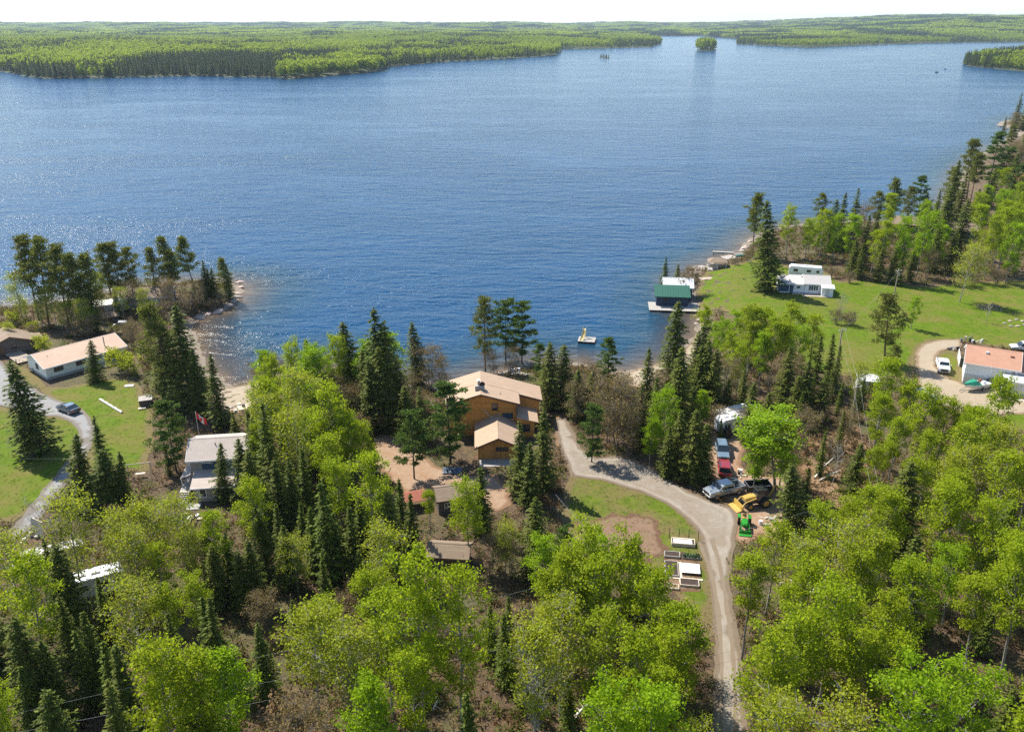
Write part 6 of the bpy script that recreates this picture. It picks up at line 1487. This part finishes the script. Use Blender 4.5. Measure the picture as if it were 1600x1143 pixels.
for i, (u, v) in enumerate([(1570, 506), (1578, 502), (1588, 500), (1598, 502), (1600, 508), (1590, 510), (1580, 510)]):
    g = gp(u, v); o = link(bpy.data.objects.new('boulder', ROCKS[i % 6])); o.scale = (.5, .45, .4); o.location = (g.x, g.y, g.z + .1); tag(o, 'grey stone in the stone ring on the right lawn', 'rock', 'stone ring on the lawn'); ROCK_LIST.append((o, u, v, 'grey stone in the lawn stone ring', 'stone ring on the lawn'))
g = gp(1106, 436); o = link(bpy.data.objects.new('boulder', ROCKS[1])); o.scale = (2.6, 1.4, .8); o.location = (g.x, g.y, g.z); tag(o, 'large flat pinkish rock on the lawn above the boathouses', 'rock')

# ---- power poles and lines
def pole(label, u, vt, vb, arms=1, transformer=False):
    g = gp(u, vb); d_ = ray(u, vt); t_ = g.y / d_[1]; hh = min(14, max(5, CAMZ + d_[2] * t_ - g.z)); o = thing('utility_pole', label, 'utility pole', (g.x, g.y, g.z), R(20), 'utility poles')
    m = MB().tube([(0, 0, -.3), (0, 0, hh)], [.16, .11], 9); m.build('shaft', 'deck_wood', o)
    if arms:
        m = MB().box((0, -.14, hh - .45), (1.7, .1, .12)); ca = m.build('crossarm', 'grey_wood', o)
        for sx in (-.75, 0, .75):
            m = MB().cyl((sx, -.14, hh - .31), .05, .16, n=8); m.build('insulator', 'trim_white', ca)
    if transformer: m = MB().cyl((.3, 0, hh - 1.4), .26, .8, n=12); m.build('transformer', 'metal_grey', o)
    return Vector((g.x, g.y, g.z + hh))
p1 = pole('wooden utility pole at the corner of the right lawn', 1304, 512, 590); p2 = pole('wooden utility pole in the brown brush strip below the right lawn', 1326, 600, 680); p3 = pole('utility pole with a transformer on the lawn behind the big pine', 1396, 420, 466, 1, True)
def wire(label, a_, b_, sag, mat='cable', r=.022, grp='overhead wires'):
    a_, b_ = Vector(a_), Vector(b_); n = 14; pts = []
    for i in range(n + 1):
        s = i / n; p = a_.lerp(b_, s); p.z -= sag * 4 * s * (1 - s); pts.append(p)
    return tag(MB().tube(pts, r, 5).build('power_line', mat), label, 'wire', grp)
def zp(u, v, z): x, y = on_z(u, v, z); return Vector((x, y, z))
for s in (-.5, .5):
    wire('%s wire from the lawn-corner pole to the brush-strip pole' % ('left-hand' if s < 0 else 'right-hand'), p1 + Vector((s, 0, -.3)), p2 + Vector((s, 0, -.3)), .5, 'wire_pale', .008)
    wire('%s wire from the brush-strip pole down towards the aspens' % ('left-hand' if s < 0 else 'right-hand'), p2 + Vector((s, 0, -.3)), zp(1368, 765, 8) + Vector((s, 0, 0)), .5, 'wire_pale', .008)
wire('wire from the transformer pole to the lawn-corner pole', p3 + Vector((0, 0, -.4)), p1 + Vector((0, 0, -.4)), .9, 'wire_pale', .011)
wire('uppermost of the long power lines crossing the foreground woods', zp(-120, 1146, 9.5), zp(1340, 775, 9.5), 1.2, 'wire_pale', .008); wire('middle long power line crossing the foreground woods', zp(-120, 1172, 9), zp(1380, 835, 9), 1.2, 'wire_pale', .008); wire('lowest of the long power lines at the bottom edge', zp(-120, 1200, 8.2), zp(1400, 860, 8.2), 1.2, 'wire_pale', .008)
wire('white service wire running down over the meadow from the spruces', zp(868, 772, 7), zp(960, 868, 3.0), .3, 'wire_pale', .016); wire('thin service wire reaching the grey house gable', zp(40, 716, 6), zp(286, 708, 7), .3, 'wire_pale', .008)

# ------------------------------------------------------------------ labels that single the trees out
LM = [('cream bungalow', 120, 560), ('dark cabin at the left edge', 35, 525), ('cottage on the left point', 235, 465), ('tip of the left point', 372, 455), ('dark sedan', 108, 643), ('row of white logs', 172, 636), ('grey house', 325, 740), ('flag by the grey house', 311, 682),
 ('camper at lower left', 155, 912), ('bottom left corner', 0, 1143), ('left edge of the picture', 0, 780), ('small beach at left', 370, 622), ('cedar house', 775, 640), ('garage gable of the cedar house', 778, 700), ('sandy yard', 610, 710), ('blue-grey painted shade patch', 707, 732), ('red tarp shelter', 648, 778), ('brown garden shed', 715, 785), ('low shed in the middle woods', 700, 875),
 ('swim raft', 915, 527), ('sandy beach', 1040, 580), ('bare soil patch', 965, 845), ('raised planter', 1067, 848), ('vegetable plot', 1065, 893), ('foot of the gravel drive', 1135, 1130), ('middle of the gravel drive', 1020, 752), ('silver pickup', 1125, 768), ('red car', 1131, 737), ('yellow loader', 1180, 785), ('green tractor', 1163, 818), ('white camper trailers', 1143, 655),
 ('green-roofed boathouse', 1052, 465), ('gazebo', 1120, 412), ('white cabin', 1255, 450), ('white trailer behind the cabin', 1258, 420), ('bare tree on the right lawn', 1318, 480), ('lawn-corner utility pole', 1303, 545), ('brush-strip utility pole', 1325, 640), ('transformer pole', 1394, 443), ('white workshop', 1545, 580), ('white pickup', 1472, 577), ('covered boat', 1522, 607), ('red-doored white shed', 1355, 600), ('boat with the blue end', 1450, 625), ('brush pile on the right lawn', 1551, 480),
 ('half-hidden brown roof at right', 1405, 345), ('orange cabin', 1580, 282), ('right-edge point', 1585, 192), ('bottom right corner', 1600, 1143), ('right edge of the picture', 1600, 760), ('bottom edge centre', 800, 1143), ('dark vehicle under the aspens', 1255, 865), ('yellow scrap heap', 1240, 915), ('bleached fallen trunks', 1295, 740), ('white dish', 1540, 370), ('bottom edge under the vegetable plot', 1060, 1143), ('bottom edge left of centre', 400, 1143), ('bottom edge right of the drive', 1350, 1143), ('lower right woods centre', 1450, 900), ('lower left woods centre', 220, 980), ('middle woods left of the red shelter', 500, 860)]
ORD = ['nearest', 'second nearest', 'third nearest', 'fourth nearest', 'fifth nearest', 'sixth nearest', 'seventh nearest', 'eighth nearest', 'ninth nearest', 'tenth nearest', 'eleventh nearest', 'twelfth nearest', 'thirteenth nearest', 'fourteenth nearest', 'fifteenth nearest', 'sixteenth nearest', 'seventeenth nearest', 'eighteenth nearest', 'nineteenth nearest', 'twentieth nearest', 'twenty-first nearest', 'twenty-second nearest', 'twenty-third nearest', 'twenty-fourth nearest', 'twenty-fifth nearest', 'twenty-sixth nearest']
ORD += ['%s nearest' % w for w in ('twenty-seventh', 'twenty-eighth', 'twenty-ninth', 'thirtieth', 'thirty-first', 'thirty-second', 'thirty-third', 'thirty-fourth', 'thirty-fifth', 'thirty-sixth', 'thirty-seventh', 'thirty-eighth', 'thirty-ninth', 'fortieth', 'forty-first', 'forty-second', 'forty-third', 'forty-fourth')]
lm = np.array([(a, b) for _, a, b in LM])
for k in KIND_TXT:
    L_ = [(o, u, v) for o, kk, u, v in TREE_LIST if kk == k]
    if not L_: continue
    nm, txt, cat, grp = KIND_TXT[k]
    P = np.array([(u, v) for _, u, v in L_]); D = np.sqrt(((P[:, None] - lm[None]) ** 2).sum(-1)); rank = D.argsort(0).argsort(0)
    for i, (o, u, v) in enumerate(L_):
        sc_ = rank[i] * 400 + D[i]; j = int(sc_.argmin()); rk = int(rank[i, j])
        o['category'] = cat
        if grp: o['group'] = grp
        if len(L_) == 1: o['label'] = txt + ' standing at the bottom of the woods'
        elif rk < len(ORD): o['label'] = '%s %s to the %s' % (txt, ORD[rk], LM[j][0])
        else: o['label'] = '%s in the thick of the woods, away from any building or road' % txt

REF = {'boulders on the left point': ('cottage on the point', 235, 465), 'boulders by the gazebo': ('gazebo roof', 1120, 412), 'boulders behind the cedar house': ('cedar house chimney', 757, 602), 'rocks on the right-edge point': ('right picture edge', 1600, 195), 'boulders by the boathouse': ('green-roofed boathouse', 1052, 465), 'stone ring on the lawn': ('brush pile', 1551, 480)}
for grp in REF:
    nm, a_, b_ = REF[grp]; L_ = sorted([q for q in ROCK_LIST if q[4] == grp], key=lambda q: (q[1] - a_) ** 2 + (q[2] - b_) ** 2)
    for i, q in enumerate(L_): q[0]['label'] = '%s, %s to the %s' % (q[3], ORD[i], nm)

# ------------------------------------------------------------------ haze over the lake
m_ = bpy.data.materials.new('haze'); m_.use_nodes = True; t_ = m_.node_tree; t_.nodes.clear()
ou = N(t_, 'ShaderNodeOutputMaterial'); pv = N(t_, 'ShaderNodeVolumePrincipled')
pv.inputs['Color'].default_value = (.66, .82, 1., 1); pv.inputs['Density'].default_value = HAZE; pv.inputs['Anisotropy'].default_value = .2
t_.links.new(pv.outputs[0], ou.inputs['Volume'])
MATS['haze'] = m_
kind(MB().span((-9500, -450, -5.2), (9500, 15000, 190)).build('haze', 'haze'), 'stuff', 'thin pale blue haze over the lake and far woods', 'haze')
